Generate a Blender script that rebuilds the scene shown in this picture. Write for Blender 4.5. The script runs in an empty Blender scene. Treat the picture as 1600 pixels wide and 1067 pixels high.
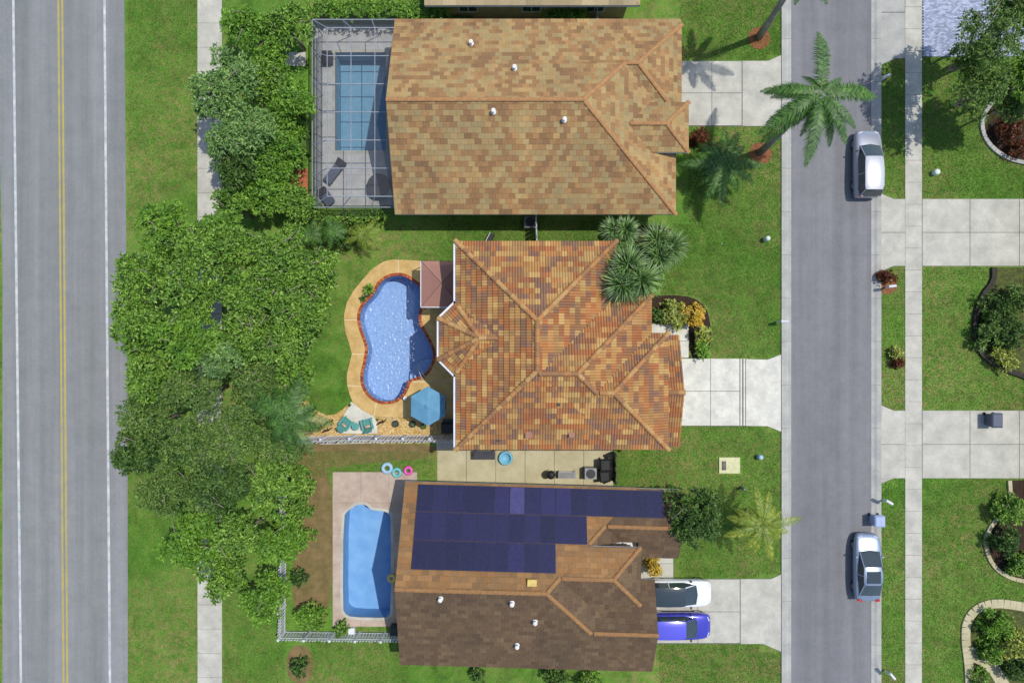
import bpy, bmesh, math, random
import numpy as np
from mathutils import Vector, Matrix
from mathutils.geometry import tessellate_polygon

# ------------------------------------------------------------ camera, light
scene = bpy.context.scene
COL = scene.collection
H = 47.4          # height of the drone above the ground, metres
S = 22.5          # photograph pixels per metre on the ground
cam = bpy.data.cameras.new('camera')
cam.sensor_width = 36.0
cam.lens = 36.0 * H / (1600 / S)
cam.clip_start = 0.5
cam.clip_end = 2000
camo = bpy.data.objects.new('camera', cam)
COL.objects.link(camo)
camo.location = (0, 0, H)
scene.camera = camo

SUN = Vector((0.39, 0.17, 1.0)).normalized()
ELEV = math.asin(SUN.z)
AZ = math.atan2(SUN.x, SUN.y)
world = bpy.data.worlds.new('World')
scene.world = world
world.use_nodes = True
wn = world.node_tree
for n in list(wn.nodes):
    wn.nodes.remove(n)
sky = wn.nodes.new('ShaderNodeTexSky')
sky.sky_type = 'NISHITA'
sky.sun_disc = False
sky.sun_elevation = ELEV
sky.sun_rotation = AZ
bgn = wn.nodes.new('ShaderNodeBackground')
bgn.inputs['Strength'].default_value = 0.15
wo = wn.nodes.new('ShaderNodeOutputWorld')
wn.links.new(sky.outputs[0], bgn.inputs[0])
wn.links.new(bgn.outputs[0], wo.inputs[0])
sun = bpy.data.lights.new('sun', 'SUN')
sun.energy = 3.3
sun.angle = math.radians(0.55)
sun.color = (1.0, 0.955, 0.88)
suno = bpy.data.objects.new('sun', sun)
COL.objects.link(suno)
suno.rotation_euler = SUN.to_track_quat('Z', 'Y').to_euler()
suno.location = SUN * 60
scene.view_settings.view_transform = 'Standard'
scene.view_settings.look = 'None'
scene.view_settings.gamma = 1.0
scene.view_settings.exposure = 0.17
scene.view_settings.use_curve_mapping = False
scene.cycles.use_denoising = True
scene.cycles.max_bounces = 8
scene.cycles.transparent_max_bounces = 12
scene.cycles.caustics_reflective = False
scene.cycles.caustics_refractive = False

# ------------------------------------------------------------ helpers
rnd = random.Random(7)
R = math.radians


def P(px, py, z=0.0):
    """photograph pixel + height above the ground -> the place it shows"""
    f = (H - z) / H / S
    return Vector(((px - 800) * f, (533.5 - py) * f, z))


def P2(px, py, z=0.0):
    v = P(px, py, z)
    return (v.x, v.y)


def s2l(c):
    c = c / 255.0
    return c / 12.92 if c <= 0.04045 else ((c + 0.055) / 1.055) ** 2.4


def C(r, g, b, k=1.32):
    """sunlit colour as seen -> surface colour (k: how much light falls on it)"""
    return (s2l(r) / k, s2l(g) / k, s2l(b) / k, 1.0)


class MB:
    def __init__(self):
        self.v = []
        self.f = []
        self.c = []

    def add(self, vs, fs, col=None):
        o = len(self.v)
        self.v.extend([tuple(p) for p in vs])
        for f in fs:
            self.f.append(tuple(i + o for i in f))
            self.c.append(col)
        return self

    def box(self, x0, x1, y0, y1, z0, z1, col=None):
        return self.add([(x0, y0, z0), (x1, y0, z0), (x1, y1, z0), (x0, y1, z0), (x0, y0, z1), (x1, y0, z1), (x1, y1, z1), (x0, y1, z1)],
                        [(0, 3, 2, 1), (4, 5, 6, 7), (0, 1, 5, 4), (1, 2, 6, 5), (2, 3, 7, 6), (3, 0, 4, 7)], col)

    def cbox(self, cx, cy, cz, sx, sy, sz, rz=0, rx=0, ry=0, col=None):
        m = Matrix.Translation((cx, cy, cz)) @ Matrix.Rotation(rz, 4, 'Z') @ Matrix.Rotation(ry, 4, 'Y') @ Matrix.Rotation(rx, 4, 'X')
        vs = [m @ Vector((a * sx / 2, b * sy / 2, c * sz / 2)) for c in (-1, 1) for a, b in ((-1, -1), (1, -1), (1, 1), (-1, 1))]
        return self.add(vs, [(0, 3, 2, 1), (4, 5, 6, 7), (0, 1, 5, 4), (1, 2, 6, 5), (2, 3, 7, 6), (3, 0, 4, 7)], col)

    def tube(self, pts, rad, n=8, caps=True, col=None):
        pts = [Vector(p) for p in pts]
        if not isinstance(rad, (list, tuple)):
            rad = [rad] * len(pts)
        rings = []
        for i, p in enumerate(pts):
            d = (pts[min(i + 1, len(pts) - 1)] - pts[max(i - 1, 0)]).normalized()
            a = d.orthogonal().normalized() if i == 0 else (a - d * a.dot(d)).normalized()
            b = d.cross(a)
            rings.append([p + (a * math.cos(2 * math.pi * k / n) + b * math.sin(2 * math.pi * k / n)) * rad[i] for k in range(n)])
        vs = [q for r in rings for q in r]
        fs = []
        for i in range(len(rings) - 1):
            for k in range(n):
                k2 = (k + 1) % n
                fs.append((i * n + k, i * n + k2, (i + 1) * n + k2, (i + 1) * n + k))
        if caps:
            fs.append(tuple(range(n - 1, -1, -1)))
            fs.append(tuple((len(rings) - 1) * n + k for k in range(n)))
        return self.add(vs, fs, col)

    def lathe(self, prof, n=16, loc=(0, 0, 0), col=None):
        lx, ly, lz = loc
        vs = [(lx + r * math.cos(2 * math.pi * k / n), ly + r * math.sin(2 * math.pi * k / n), lz + z) for r, z in prof for k in range(n)]
        fs = []
        for i in range(len(prof) - 1):
            for k in range(n):
                k2 = (k + 1) % n
                fs.append((i * n + k, i * n + k2, (i + 1) * n + k2, (i + 1) * n + k))
        if prof[0][0] > 1e-5:
            fs.append(tuple(range(n - 1, -1, -1)))
        if prof[-1][0] > 1e-5:
            fs.append(tuple((len(prof) - 1) * n + k for k in range(n)))
        return self.add(vs, fs, col)

    def sheet(self, poly, z, holes=(), thick=0.0, col=None):
        """flat polygon (counter-clockwise or not) with holes, optional skirt downwards"""
        loops = [[Vector((p[0], p[1], 0)) for p in poly]] + [[Vector((p[0], p[1], 0)) for p in h] for h in holes]
        flat = [p for l in loops for p in l]
        tris = tessellate_polygon(loops)
        fs = []
        for t in tris:
            a, b, c = (flat[i] for i in t)
            fs.append(t if (b - a).cross(c - a).z > 0 else (t[0], t[2], t[1]))
        self.add([(p.x, p.y, z) for p in flat], fs, col)
        if thick > 0:
            for l in loops:
                n = len(l)
                vs = [(p.x, p.y, z) for p in l] + [(p.x, p.y, z - thick) for p in l]
                self.add(vs, [(i, n + i, n + (i + 1) % n, (i + 1) % n) for i in range(n)], col)
        return self

    def mesh(self, name, smooth=False, fix=False):
        me = bpy.data.meshes.new(name)
        me.from_pydata(self.v, [], self.f)
        if any(c is not None for c in self.c):
            at = me.color_attributes.new('tint', 'FLOAT_COLOR', 'CORNER')
            buf = []
            for f, c in zip(self.f, self.c):
                c = c or (1, 1, 1, 1)
                buf.extend(list(c[:3]) + [1.0] for _ in f)
            at.data.foreach_set('color', np.array(buf, dtype=np.float32).ravel())
        if fix:
            bm = bmesh.new()
            bm.from_mesh(me)
            bmesh.ops.remove_doubles(bm, verts=bm.verts, dist=1e-4)
            bmesh.ops.recalc_face_normals(bm, faces=bm.faces)
            bm.to_mesh(me)
            bm.free()
        if smooth:
            me.polygons.foreach_set('use_smooth', [True] * len(me.polygons))
        me.update()
        return me


def link(name, me, mat=None, parent=None, kind=None, loc=None, rz=0.0, scale=None):
    if isinstance(me, MB):
        me = me.mesh(name)
    o = bpy.data.objects.new(name, me)
    COL.objects.link(o)
    if mat is not None and me is not None and len(me.materials) == 0:
        me.materials.append(mat)
    if parent is not None:
        o.parent = parent
    if kind:
        o['kind'] = kind
    if loc is not None:
        o.location = loc
    if rz:
        o.rotation_euler = (0, 0, rz)
    if scale is not None:
        o.scale = scale if isinstance(scale, (tuple, list)) else (scale,) * 3
    return o


def tag(o, label, cat, group=None):
    o['label'] = label
    o['category'] = cat
    if group:
        o['group'] = group
    return o


def thing(name, label, cat, loc=(0, 0, 0), rz=0.0, group=None):
    o = bpy.data.objects.new(name, None)
    COL.objects.link(o)
    o.location = loc
    o.rotation_euler = (0, 0, rz)
    o.empty_display_size = 0.3
    return tag(o, label, cat, group)


def copy_tree(o, parent=None):
    c = o.copy()
    COL.objects.link(c)
    if parent is not None:
        c.parent = parent
    for ch in list(o.children):
        copy_tree(ch, c)
    return c


# ------------------------------------------------------------ materials
def base_mat(name):
    m = bpy.data.materials.new(name)
    m.use_nodes = True
    nt = m.node_tree
    b = nt.nodes['Principled BSDF']
    return m, nt, b


def ramp(nt, fac, stops):
    r = nt.nodes.new('ShaderNodeValToRGB')
    e = r.color_ramp.elements
    e[0].position, e[0].color = stops[0]
    e[1].position, e[1].color = stops[-1]
    for p, c in stops[1:-1]:
        k = e.new(p)
        k.color = c
    nt.links.new(fac, r.inputs[0])
    return r.outputs[0]


def noise(nt, scale, detail=4, rough=0.6, vec=None, dist=0.0, stretch=None):
    n = nt.nodes.new('ShaderNodeTexNoise')
    n.inputs['Scale'].default_value = scale
    n.inputs['Detail'].default_value = detail
    n.inputs['Roughness'].default_value = rough
    n.inputs['Distortion'].default_value = dist
    if vec is None:
        g = nt.nodes.new('ShaderNodeNewGeometry')
        vec = g.outputs['Position']
    if stretch:
        mp = nt.nodes.new('ShaderNodeMapping')
        mp.inputs['Scale'].default_value = stretch
        nt.links.new(vec, mp.inputs['Vector'])
        vec = mp.outputs[0]
    nt.links.new(vec, n.inputs['Vector'])
    return n.outputs[0]


def mixc(nt, fac, a, b, mode='MIX'):
    m = nt.nodes.new('ShaderNodeMix')
    m.data_type = 'RGBA'
    m.blend_type = mode
    for sock, val in ((m.inputs[0], fac), (m.inputs[6], a), (m.inputs[7], b)):
        if isinstance(val, (int, float)):
            sock.default_value = val
        elif isinstance(val, tuple):
            sock.default_value = val
        else:
            nt.links.new(val, sock)
    return m.outputs[2]


def bump(nt, b, h, strength, dist=0.02):
    n = nt.nodes.new('ShaderNodeBump')
    n.inputs['Strength'].default_value = strength
    n.inputs['Distance'].default_value = dist
    nt.links.new(h, n.inputs['Height'])
    nt.links.new(n.outputs[0], b.inputs['Normal'])


def pm(name, c1, c2=None, scale=2.0, rough=0.8, bmp=0.0, bscale=40, fine=0.25, metal=0.0, spec=0.3, lo=0.35, hi=0.65, coat=0.0, stretch=None, stain=0.0):
    """procedural surface: two tones mixed by large noise, fine grain on top, optional relief"""
    m, nt, b = base_mat(name)
    c2 = c2 or tuple(x * 0.8 for x in c1[:3]) + (1,)
    f = ramp(nt, noise(nt, scale, stretch=stretch), [(lo, (0, 0, 0, 1)), (hi, (1, 1, 1, 1))])
    col = mixc(nt, f, c1, c2)
    if stain:
        sp = ramp(nt, noise(nt, 1.7, 8, 0.8, dist=2.5), [(0.50, (1, 1, 1, 1)), (0.53, (1 - stain,) * 3 + (1,)), (0.56, (1, 1, 1, 1))])
        col = mixc(nt, 1.0, col, sp, 'MULTIPLY')
        st2 = ramp(nt, noise(nt, 0.7, 6, 0.7), [(0.4, (1, 1, 1, 1)), (0.75, (1 - stain * 1.4, 1 - stain * 1.3, 1 - stain * 1.3, 1))])
        col = mixc(nt, 1.0, col, st2, 'MULTIPLY')
    if fine:
        g = ramp(nt, noise(nt, bscale, 3, 0.7), [(0.3, (1 - fine,) * 3 + (1,)), (0.7, (1 + fine,) * 3 + (1,))])
        col = mixc(nt, 1.0, col, g, 'MULTIPLY')
    nt.links.new(col, b.inputs['Base Color'])
    b.inputs['Roughness'].default_value = rough
    b.inputs['Metallic'].default_value = metal
    b.inputs['Specular IOR Level'].default_value = spec
    if coat:
        b.inputs['Coat Weight'].default_value = coat
        b.inputs['Coat Roughness'].default_value = 0.05
    if bmp:
        bump(nt, b, noise(nt, bscale, 3, 0.7), bmp)
    return m


def leaf_mat(name, cols, rough=0.5, trans=0.32, spec=0.35):
    """foliage: every leaf island takes its own tone out of the list"""
    m, nt, b = base_mat(name)
    g = nt.nodes.new('ShaderNodeNewGeometry')
    n = len(cols)
    stops = [((i + 0.5) / n, c) for i, c in enumerate(cols)]
    col = ramp(nt, g.outputs['Random Per Island'], stops)
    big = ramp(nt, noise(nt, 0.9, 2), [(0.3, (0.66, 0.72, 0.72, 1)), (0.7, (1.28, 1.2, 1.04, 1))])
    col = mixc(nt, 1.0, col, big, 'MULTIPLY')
    nt.links.new(col, b.inputs['Base Color'])
    b.inputs['Roughness'].default_value = rough
    b.inputs['Specular IOR Level'].default_value = spec
    t = nt.nodes.new('ShaderNodeBsdfTranslucent')
    nt.links.new(col, t.inputs['Color'])
    mx = nt.nodes.new('ShaderNodeMixShader')
    mx.inputs[0].default_value = trans
    out = nt.nodes['Material Output']
    nt.links.new(b.outputs[0], mx.inputs[1])
    nt.links.new(t.outputs[0], mx.inputs[2])
    nt.links.new(mx.outputs[0], out.inputs[0])
    return m


def tint_mat(name, rough=0.75, bscale=30, fine=0.2, bmp=0.3, streak=True):
    """reads the colour stored per piece, adds grain and weathering"""
    m, nt, b = base_mat(name)
    a = nt.nodes.new('ShaderNodeAttribute')
    a.attribute_name = 'tint'
    g = ramp(nt, noise(nt, bscale, 4, 0.7), [(0.3, (1 - fine,) * 3 + (1,)), (0.7, (1 + fine,) * 3 + (1,))])
    col = mixc(nt, 1.0, a.outputs['Color'], g, 'MULTIPLY')
    w = ramp(nt, noise(nt, 0.35, 4, 0.6), [(0.35, (0.86, 0.87, 0.9, 1)), (0.65, (1.08, 1.06, 1.03, 1))])
    col = mixc(nt, 1.0, col, w, 'MULTIPLY')
    nt.links.new(col, b.inputs['Base Color'])
    b.inputs['Roughness'].default_value = rough
    b.inputs['Specular IOR Level'].default_value = 0.3
    if bmp:
        bump(nt, b, noise(nt, bscale, 3, 0.7), bmp, 0.01)
    return m


def glass_mat(name, col, rough=0.08):
    m, nt, b = base_mat(name)
    b.inputs['Base Color'].default_value = col
    b.inputs['Roughness'].default_value = rough
    b.inputs['Specular IOR Level'].default_value = 0.8
    return m


def mesh_screen_mat(name, col, opacity, trans=0.0):
    """woven screen: lets part of the light through whatever looks at it"""
    m, nt, b = base_mat(name)
    b.inputs['Base Color'].default_value = col
    b.inputs['Roughness'].default_value = 0.8
    b.inputs['Specular IOR Level'].default_value = 0.1
    t = nt.nodes.new('ShaderNodeBsdfTransparent')
    mx = nt.nodes.new('ShaderNodeMixShader')
    mx.inputs[0].default_value = opacity
    nt.links.new(t.outputs[0], mx.inputs[1])
    nt.links.new(b.outputs[0], mx.inputs[2])
    nt.links.new(mx.outputs[0], nt.nodes['Material Output'].inputs[0])
    return m


def water_mat(name, col, ripple, scale=9.0, rough=0.2, tilt=0.35):
    """water: tinted see-through with a rippled glossy face that glints in the sun"""
    m, nt, b = base_mat(name)
    nt.nodes.remove(b)
    tr = nt.nodes.new('ShaderNodeBsdfTransparent')
    tr.inputs[0].default_value = col
    gl = nt.nodes.new('ShaderNodeBsdfGlossy')
    gl.inputs['Roughness'].default_value = rough
    bp = nt.nodes.new('ShaderNodeBump')
    bp.inputs['Strength'].default_value = ripple
    bp.inputs['Distance'].default_value = tilt
    h = noise(nt, scale, 2, 0.55, dist=1.2)
    nt.links.new(h, bp.inputs['Height'])
    nt.links.new(bp.outputs[0], gl.inputs['Normal'])
    fr = nt.nodes.new('ShaderNodeFresnel')
    fr.inputs[0].default_value = 1.33
    nt.links.new(bp.outputs[0], fr.inputs['Normal'])
    mx = nt.nodes.new('ShaderNodeMixShader')
    nt.links.new(fr.outputs[0], mx.inputs[0])
    nt.links.new(tr.outputs[0], mx.inputs[1])
    nt.links.new(gl.outputs[0], mx.inputs[2])
    nt.links.new(mx.outputs[0], nt.nodes['Material Output'].inputs[0])
    return m


M = {}
M['asphalt_old'] = pm('asphalt_old', C(152, 153, 154), C(130, 134, 133), 1.0, 0.9, 0.25, 25, 0.14, stretch=(.9, .02, 1), stain=.12)
M['asphalt'] = pm('asphalt', C(142, 142, 145), C(126, 127, 130), 1.0, 0.9, 0.25, 25, 0.14, stretch=(1.0, .03, 1), stain=.13)
M['concrete'] = pm('concrete', C(210, 207, 194), C(186, 184, 172), 0.9, 0.85, 0.15, 14, 0.09, stain=.07)
M['concrete_bright'] = pm('concrete_bright', C(234, 232, 218), C(210, 208, 198), 1.3, 0.85, 0.15, 9, 0.08, stain=.07)
M['concrete_grey'] = pm('concrete_grey', C(190, 189, 182), C(170, 170, 166), 1.0, 0.85, 0.15, 14, 0.1, stain=.07)
M['concrete_beige'] = pm('concrete_beige', C(205, 196, 162), C(188, 178, 142), 0.8, 0.85, 0.15, 12, 0.08, stain=.07)
M['joint'] = pm('joint', C(120, 118, 112), C(95, 95, 90), 3, 0.95)
M['white_line'] = pm('white_line', C(214, 218, 218), C(172, 178, 180), 1.6, 0.7, 0, 30, 0.12)
M['yellow_line'] = pm('yellow_line', C(192, 174, 84), C(168, 160, 110), 1.4, 0.7, 0, 30, 0.12)
M['paver_blue'] = tint_mat('paver_blue', 0.85)
M['deck'] = pm('deck', C(224, 190, 128), C(202, 166, 102), 1.6, 0.8, 0.2, 12, 0.10, stain=.09)
M['deck_joint'] = pm('deck_joint', C(246, 236, 205), C(235, 220, 185), 3, 0.8)
M['deck_pink'] = pm('deck_pink', C(205, 186, 170), C(185, 164, 148), 1.2, 0.85, 0.2, 14, 0.1, stain=.07)
M['deck_grey'] = pm('deck_grey', C(215, 215, 212), C(192, 192, 190), 1.2, 0.85, 0.2, 14, 0.1, stain=.07)
M['brick'] = tint_mat('brick', 0.8, 40, 0.25)
M['pool_blue'] = pm('pool_blue', C(168, 196, 236), C(144, 178, 228), 5.0, 0.7, 0.3, 14, 0.14)
M['pool_steps'] = pm('pool_steps', C(176, 206, 244), C(154, 190, 238), 5.0, 0.7, 0.3, 22, 0.12)
M['pool_teal'] = pm('pool_teal', C(150, 196, 218), C(134, 184, 210), 3.0, 0.6, 0.1, 22, 0.08)
M['pool_light'] = pm('pool_light', C(158, 200, 240), C(138, 184, 232), 1.2, 0.6, 0.1, 22, 0.09)
M['water'] = water_mat('water', (0.90, 0.95, 0.99, 1), 0.0, 6.0, 0.27, .01)
M['water_calm'] = water_mat('water_calm', (0.84, 0.93, 0.985, 1), 0.3, 5.0, 0.2, .05)
M['mulch'] = pm('mulch', C(70, 52, 38), C(48, 36, 28), 6, 0.95, 0.8, 30, 0.4)
M['edging_dark'] = pm('edging_dark', C(72, 66, 58), C(54, 50, 46), 4, .9)
M['ground_green'] = pm('ground_green', C(96, 108, 50), C(70, 72, 42), 3, .95, .8, 14, .4)
M['mulch_red'] = pm('mulch_red', C(170, 105, 75), C(135, 80, 58), 6, 0.95, 0.8, 30, 0.35)
M['gravel'] = pm('gravel', C(205, 172, 105), C(165, 135, 80), 5, 0.95, 0.8, 28, 0.35)
M['dirt'] = pm('dirt', C(140, 118, 80), C(110, 100, 60), 1.5, 0.95, 0.5, 20, 0.3)
M['white_vinyl'] = pm('white_vinyl', C(240, 242, 248), C(222, 226, 235), 3, 0.5, 0, 20, 0.03)
M['white_paint'] = pm('white_paint', C(240, 240, 236), C(225, 225, 220), 3, 0.6, 0, 20, 0.03)
M['stucco'] = pm('stucco', C(225, 208, 176), C(210, 192, 160), 2, 0.9, 0.4, 35, 0.06)
M['stucco_tan'] = pm('stucco_tan', C(205, 180, 140), C(190, 165, 128), 2, 0.9, 0.4, 35, 0.06)
M['tile'] = tint_mat('tile', 0.7, 25, 0.16)
M['shingle'] = tint_mat('shingle', 0.9, 18, 0.22)
M['deckboard'] = pm('deckboard', C(110, 80, 60), C(90, 66, 50), 3, 0.95)
M['glass'] = glass_mat('glass', (0.03, 0.045, 0.055, 1), 0.08)
M['solar'] = None
M['cage_frame'] = pm('cage_frame', C(160, 168, 180), C(140, 148, 160), 3, 0.5, 0, 20, 0.03)
M['alu'] = pm('alu', C(205, 212, 222), C(190, 198, 210), 3, 0.45, 0, 20, 0.03)
M['screen'] = mesh_screen_mat('screen', (0.12, 0.125, 0.14, 1), 0.24)
M['canopy_mauve'] = mesh_screen_mat('canopy_mauve', C(175, 130, 118), 0.93)
M['umbrella_blue'] = pm('umbrella_blue', C(112, 168, 200), C(100, 156, 192), 2, 0.8, 0.1, 60, 0.05)
M['teal_plastic'] = pm('teal_plastic', C(98, 168, 160), C(86, 154, 148), 5, 0.5, 0, 20, 0.05)
M['fabric_peach'] = pm('fabric_peach', C(222, 190, 165), C(200, 165, 145), 8, 0.9)
M['black'] = pm('black', (0.012, 0.012, 0.014, 1), (0.02, 0.02, 0.022, 1), 3, 0.6)
M['dark_grey'] = pm('dark_grey', (0.03, 0.032, 0.04, 1), (0.045, 0.047, 0.055, 1), 3, 0.6)
M['grey_metal'] = pm('grey_metal', C(150, 152, 155), C(135, 138, 140), 3, 0.45, metal=0.3)
M['terracotta'] = pm('terracotta', C(190, 112, 78), C(170, 95, 65), 4, 0.85)
M['bark'] = pm('bark', C(165, 155, 140), C(125, 115, 102), 3, 0.95, 0.6, 20, 0.25)
M['palm_bark'] = pm('palm_bark', C(168, 165, 156), C(135, 132, 124), 2, 0.95, 0.4, 12, 0.2)
M['rubber'] = pm('rubber', (0.012, 0.012, 0.012, 1), None, 5, 0.85)
M['rim'] = pm('rim', (0.45, 0.46, 0.48, 1), None, 5, 0.3, metal=0.8, fine=0)
M['head_lamp'] = glass_mat('head_lamp', (0.6, 0.62, 0.65, 1), 0.1)
M['tail_lamp'] = glass_mat('tail_lamp', (0.5, 0.02, 0.02, 1), 0.15)
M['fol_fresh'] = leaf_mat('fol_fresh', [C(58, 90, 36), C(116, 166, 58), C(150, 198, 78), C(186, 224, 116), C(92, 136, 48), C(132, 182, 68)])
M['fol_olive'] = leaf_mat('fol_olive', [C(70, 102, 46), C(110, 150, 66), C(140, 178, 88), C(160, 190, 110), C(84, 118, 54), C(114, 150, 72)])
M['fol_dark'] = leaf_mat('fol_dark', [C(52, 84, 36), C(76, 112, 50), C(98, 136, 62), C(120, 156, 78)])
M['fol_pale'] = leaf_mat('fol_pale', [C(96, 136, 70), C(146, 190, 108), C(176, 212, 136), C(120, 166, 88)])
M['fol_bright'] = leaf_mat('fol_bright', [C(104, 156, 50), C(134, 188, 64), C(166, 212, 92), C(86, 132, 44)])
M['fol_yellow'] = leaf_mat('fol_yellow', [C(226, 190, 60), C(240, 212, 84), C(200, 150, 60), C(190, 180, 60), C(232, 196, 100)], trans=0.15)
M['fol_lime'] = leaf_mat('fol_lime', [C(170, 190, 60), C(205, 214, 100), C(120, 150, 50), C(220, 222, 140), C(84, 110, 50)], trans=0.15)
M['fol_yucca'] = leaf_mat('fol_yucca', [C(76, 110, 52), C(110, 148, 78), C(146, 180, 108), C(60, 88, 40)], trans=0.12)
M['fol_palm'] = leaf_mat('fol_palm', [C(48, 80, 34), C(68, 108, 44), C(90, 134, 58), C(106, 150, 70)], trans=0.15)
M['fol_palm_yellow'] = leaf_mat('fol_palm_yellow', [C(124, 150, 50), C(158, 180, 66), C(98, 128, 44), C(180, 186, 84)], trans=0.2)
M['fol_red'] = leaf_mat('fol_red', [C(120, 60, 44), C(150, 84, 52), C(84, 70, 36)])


def make_grass():
    m, nt, b = base_mat('grass_ground')
    g = nt.nodes.new('ShaderNodeNewGeometry')
    pos = g.outputs['Position']
    big = noise(nt, 0.12, 5, 0.6, pos)
    mid = noise(nt, 0.9, 5, 0.65, pos, 0.6)
    fin = noise(nt, 11.0, 4, 0.75, pos)
    vfin = noise(nt, 34.0, 2, 0.7, pos)
    c = ramp(nt, mid, [(0.28, C(72, 104, 42)), (0.45, C(90, 134, 50)), (0.6, C(106, 150, 60)), (0.78, C(138, 152, 82))])
    dry = ramp(nt, big, [(0.38, (0, 0, 0, 1)), (0.6, (1, 1, 1, 1))])
    f2 = ramp(nt, noise(nt, 2.4, 5, 0.7, pos, 0.8), [(0.4, (0, 0, 0, 1)), (0.68, (1, 1, 1, 1))])
    mm = mixc(nt, 1.0, dry, f2, 'MULTIPLY')
    c = mixc(nt, mm, c, C(150, 142, 92))
    yard = ramp(nt, noise(nt, 0.055, 4, 0.6, pos), [(0.35, (0.80, 0.84, 0.78, 1)), (0.65, (1.12, 1.08, 1.10, 1))])
    c = mixc(nt, 1.0, c, yard, 'MULTIPLY')
    gr = ramp(nt, fin, [(0.3, (0.6, 0.64, 0.6, 1)), (0.7, (1.35, 1.32, 1.25, 1))])
    c = mixc(nt, 1.0, c, gr, 'MULTIPLY')
    gr2 = ramp(nt, vfin, [(0.3, (0.75, 0.75, 0.75, 1)), (0.7, (1.25, 1.25, 1.25, 1))])
    c = mixc(nt, 1.0, c, gr2, 'MULTIPLY')
    nt.links.new(c, b.inputs['Base Color'])
    b.inputs['Roughness'].default_value = 0.95
    b.inputs['Specular IOR Level'].default_value = 0.1
    bump(nt, b, fin, 0.6, 0.06)
    return m


def make_blades():
    m, nt, b = base_mat('grass_blade')
    g = nt.nodes.new('ShaderNodeNewGeometry')
    pos = g.outputs['Position']
    col = ramp(nt, g.outputs['Random Per Island'], [(0.1, C(80, 120, 46)), (0.4, C(100, 148, 58)), (0.7, C(120, 166, 72)), (0.95, C(148, 164, 92))])
    dry = ramp(nt, noise(nt, 0.12, 5, 0.6, pos), [(0.38, (0, 0, 0, 1)), (0.6, (1, 1, 1, 1))])
    f2 = ramp(nt, noise(nt, 2.4, 5, 0.7, pos, 0.8), [(0.4, (0, 0, 0, 1)), (0.68, (1, 1, 1, 1))])
    col = mixc(nt, mixc(nt, 1.0, dry, f2, 'MULTIPLY'), col, C(158, 148, 98))
    yard = ramp(nt, noise(nt, 0.055, 4, 0.6, pos), [(0.35, (0.80, 0.84, 0.78, 1)), (0.65, (1.12, 1.08, 1.10, 1))])
    col = mixc(nt, 1.0, col, yard, 'MULTIPLY')
    mid = ramp(nt, noise(nt, 0.5, 5, 0.65, pos, 0.6), [(0.3, (0.72, 0.78, 0.7, 1)), (0.7, (1.15, 1.12, 1.1, 1))])
    col = mixc(nt, 1.0, col, mid, 'MULTIPLY')
    nt.links.new(col, b.inputs['Base Color'])
    b.inputs['Roughness'].default_value = 0.8
    b.inputs['Specular IOR Level'].default_value = 0.1
    return m


M['grass_blade'] = make_blades()
M['grass'] = make_grass()


def make_solar():
    m, nt, b = base_mat('solar_cell')
    oi = nt.nodes.new('ShaderNodeObjectInfo')
    col = ramp(nt, oi.outputs['Random'], [(0.0, C(44, 44, 68)), (0.5, C(48, 46, 80)), (0.9, C(52, 50, 84)), (1.0, C(58, 54, 98))])
    g = nt.nodes.new('ShaderNodeNewGeometry')
    nz = ramp(nt, noise(nt, 6.0, 2), [(0.3, (0.85, 0.85, 0.85, 1)), (0.7, (1.15, 1.15, 1.15, 1))])
    col = mixc(nt, 1.0, col, nz, 'MULTIPLY')
    nt.links.new(col, b.inputs['Base Color'])
    b.inputs['Roughness'].default_value = 0.12
    b.inputs['Specular IOR Level'].default_value = 0.5
    return m


M['solar'] = make_solar()
M['solar_bright'] = pm('solar_bright', C(84, 80, 130), C(76, 72, 120), 3, 0.12, spec=0.5)

# ------------------------------------------------------------ ground, roads
def px(poly, z=0.0):
    return [P2(a, b, z) for a, b in poly]


def smooth_loop(pts, it=2):
    for _ in range(it):
        q = []
        n = len(pts)
        for i in range(n):
            a, b = pts[i], pts[(i + 1) % n]
            q.append((a[0] * .75 + b[0] * .25, a[1] * .75 + b[1] * .25))
            q.append((a[0] * .25 + b[0] * .75, a[1] * .25 + b[1] * .75))
        pts = q
    return pts


def area(p):
    return sum(p[i][0] * p[(i + 1) % len(p)][1] - p[(i + 1) % len(p)][0] * p[i][1] for i in range(len(p))) / 2


def ccw(p):
    return p if area(p) > 0 else p[::-1]


def resample(p, step):
    L = [0]
    n = len(p)
    for i in range(n):
        a, b = p[i], p[(i + 1) % n]
        L.append(L[-1] + math.hypot(b[0] - a[0], b[1] - a[1]))
    m = max(8, round(L[-1] / step))
    out = []
    j = 0
    for k in range(m):
        t = L[-1] * k / m
        while L[j + 1] < t:
            j += 1
        f = (t - L[j]) / max(1e-9, L[j + 1] - L[j])
        a, b = p[j], p[(j + 1) % n]
        out.append((a[0] + (b[0] - a[0]) * f, a[1] + (b[1] - a[1]) * f))
    return out


def offset(p, d):
    """push a counter-clockwise loop outwards by d"""
    n = len(p)
    out = []
    for i in range(n):
        a, b, c = Vector(p[i - 1]), Vector(p[i]), Vector(p[(i + 1) % n])
        n1 = Vector(((b - a).y, -(b - a).x)).normalized()
        n2 = Vector(((c - b).y, -(c - b).x)).normalized()
        m = (n1 + n2)
        m = m / max(0.35, m.length_squared) * 2 * 1.0 if m.length > 1e-6 else n1
        q = b + m * d
        out.append((q.x, q.y))
    return out


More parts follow.
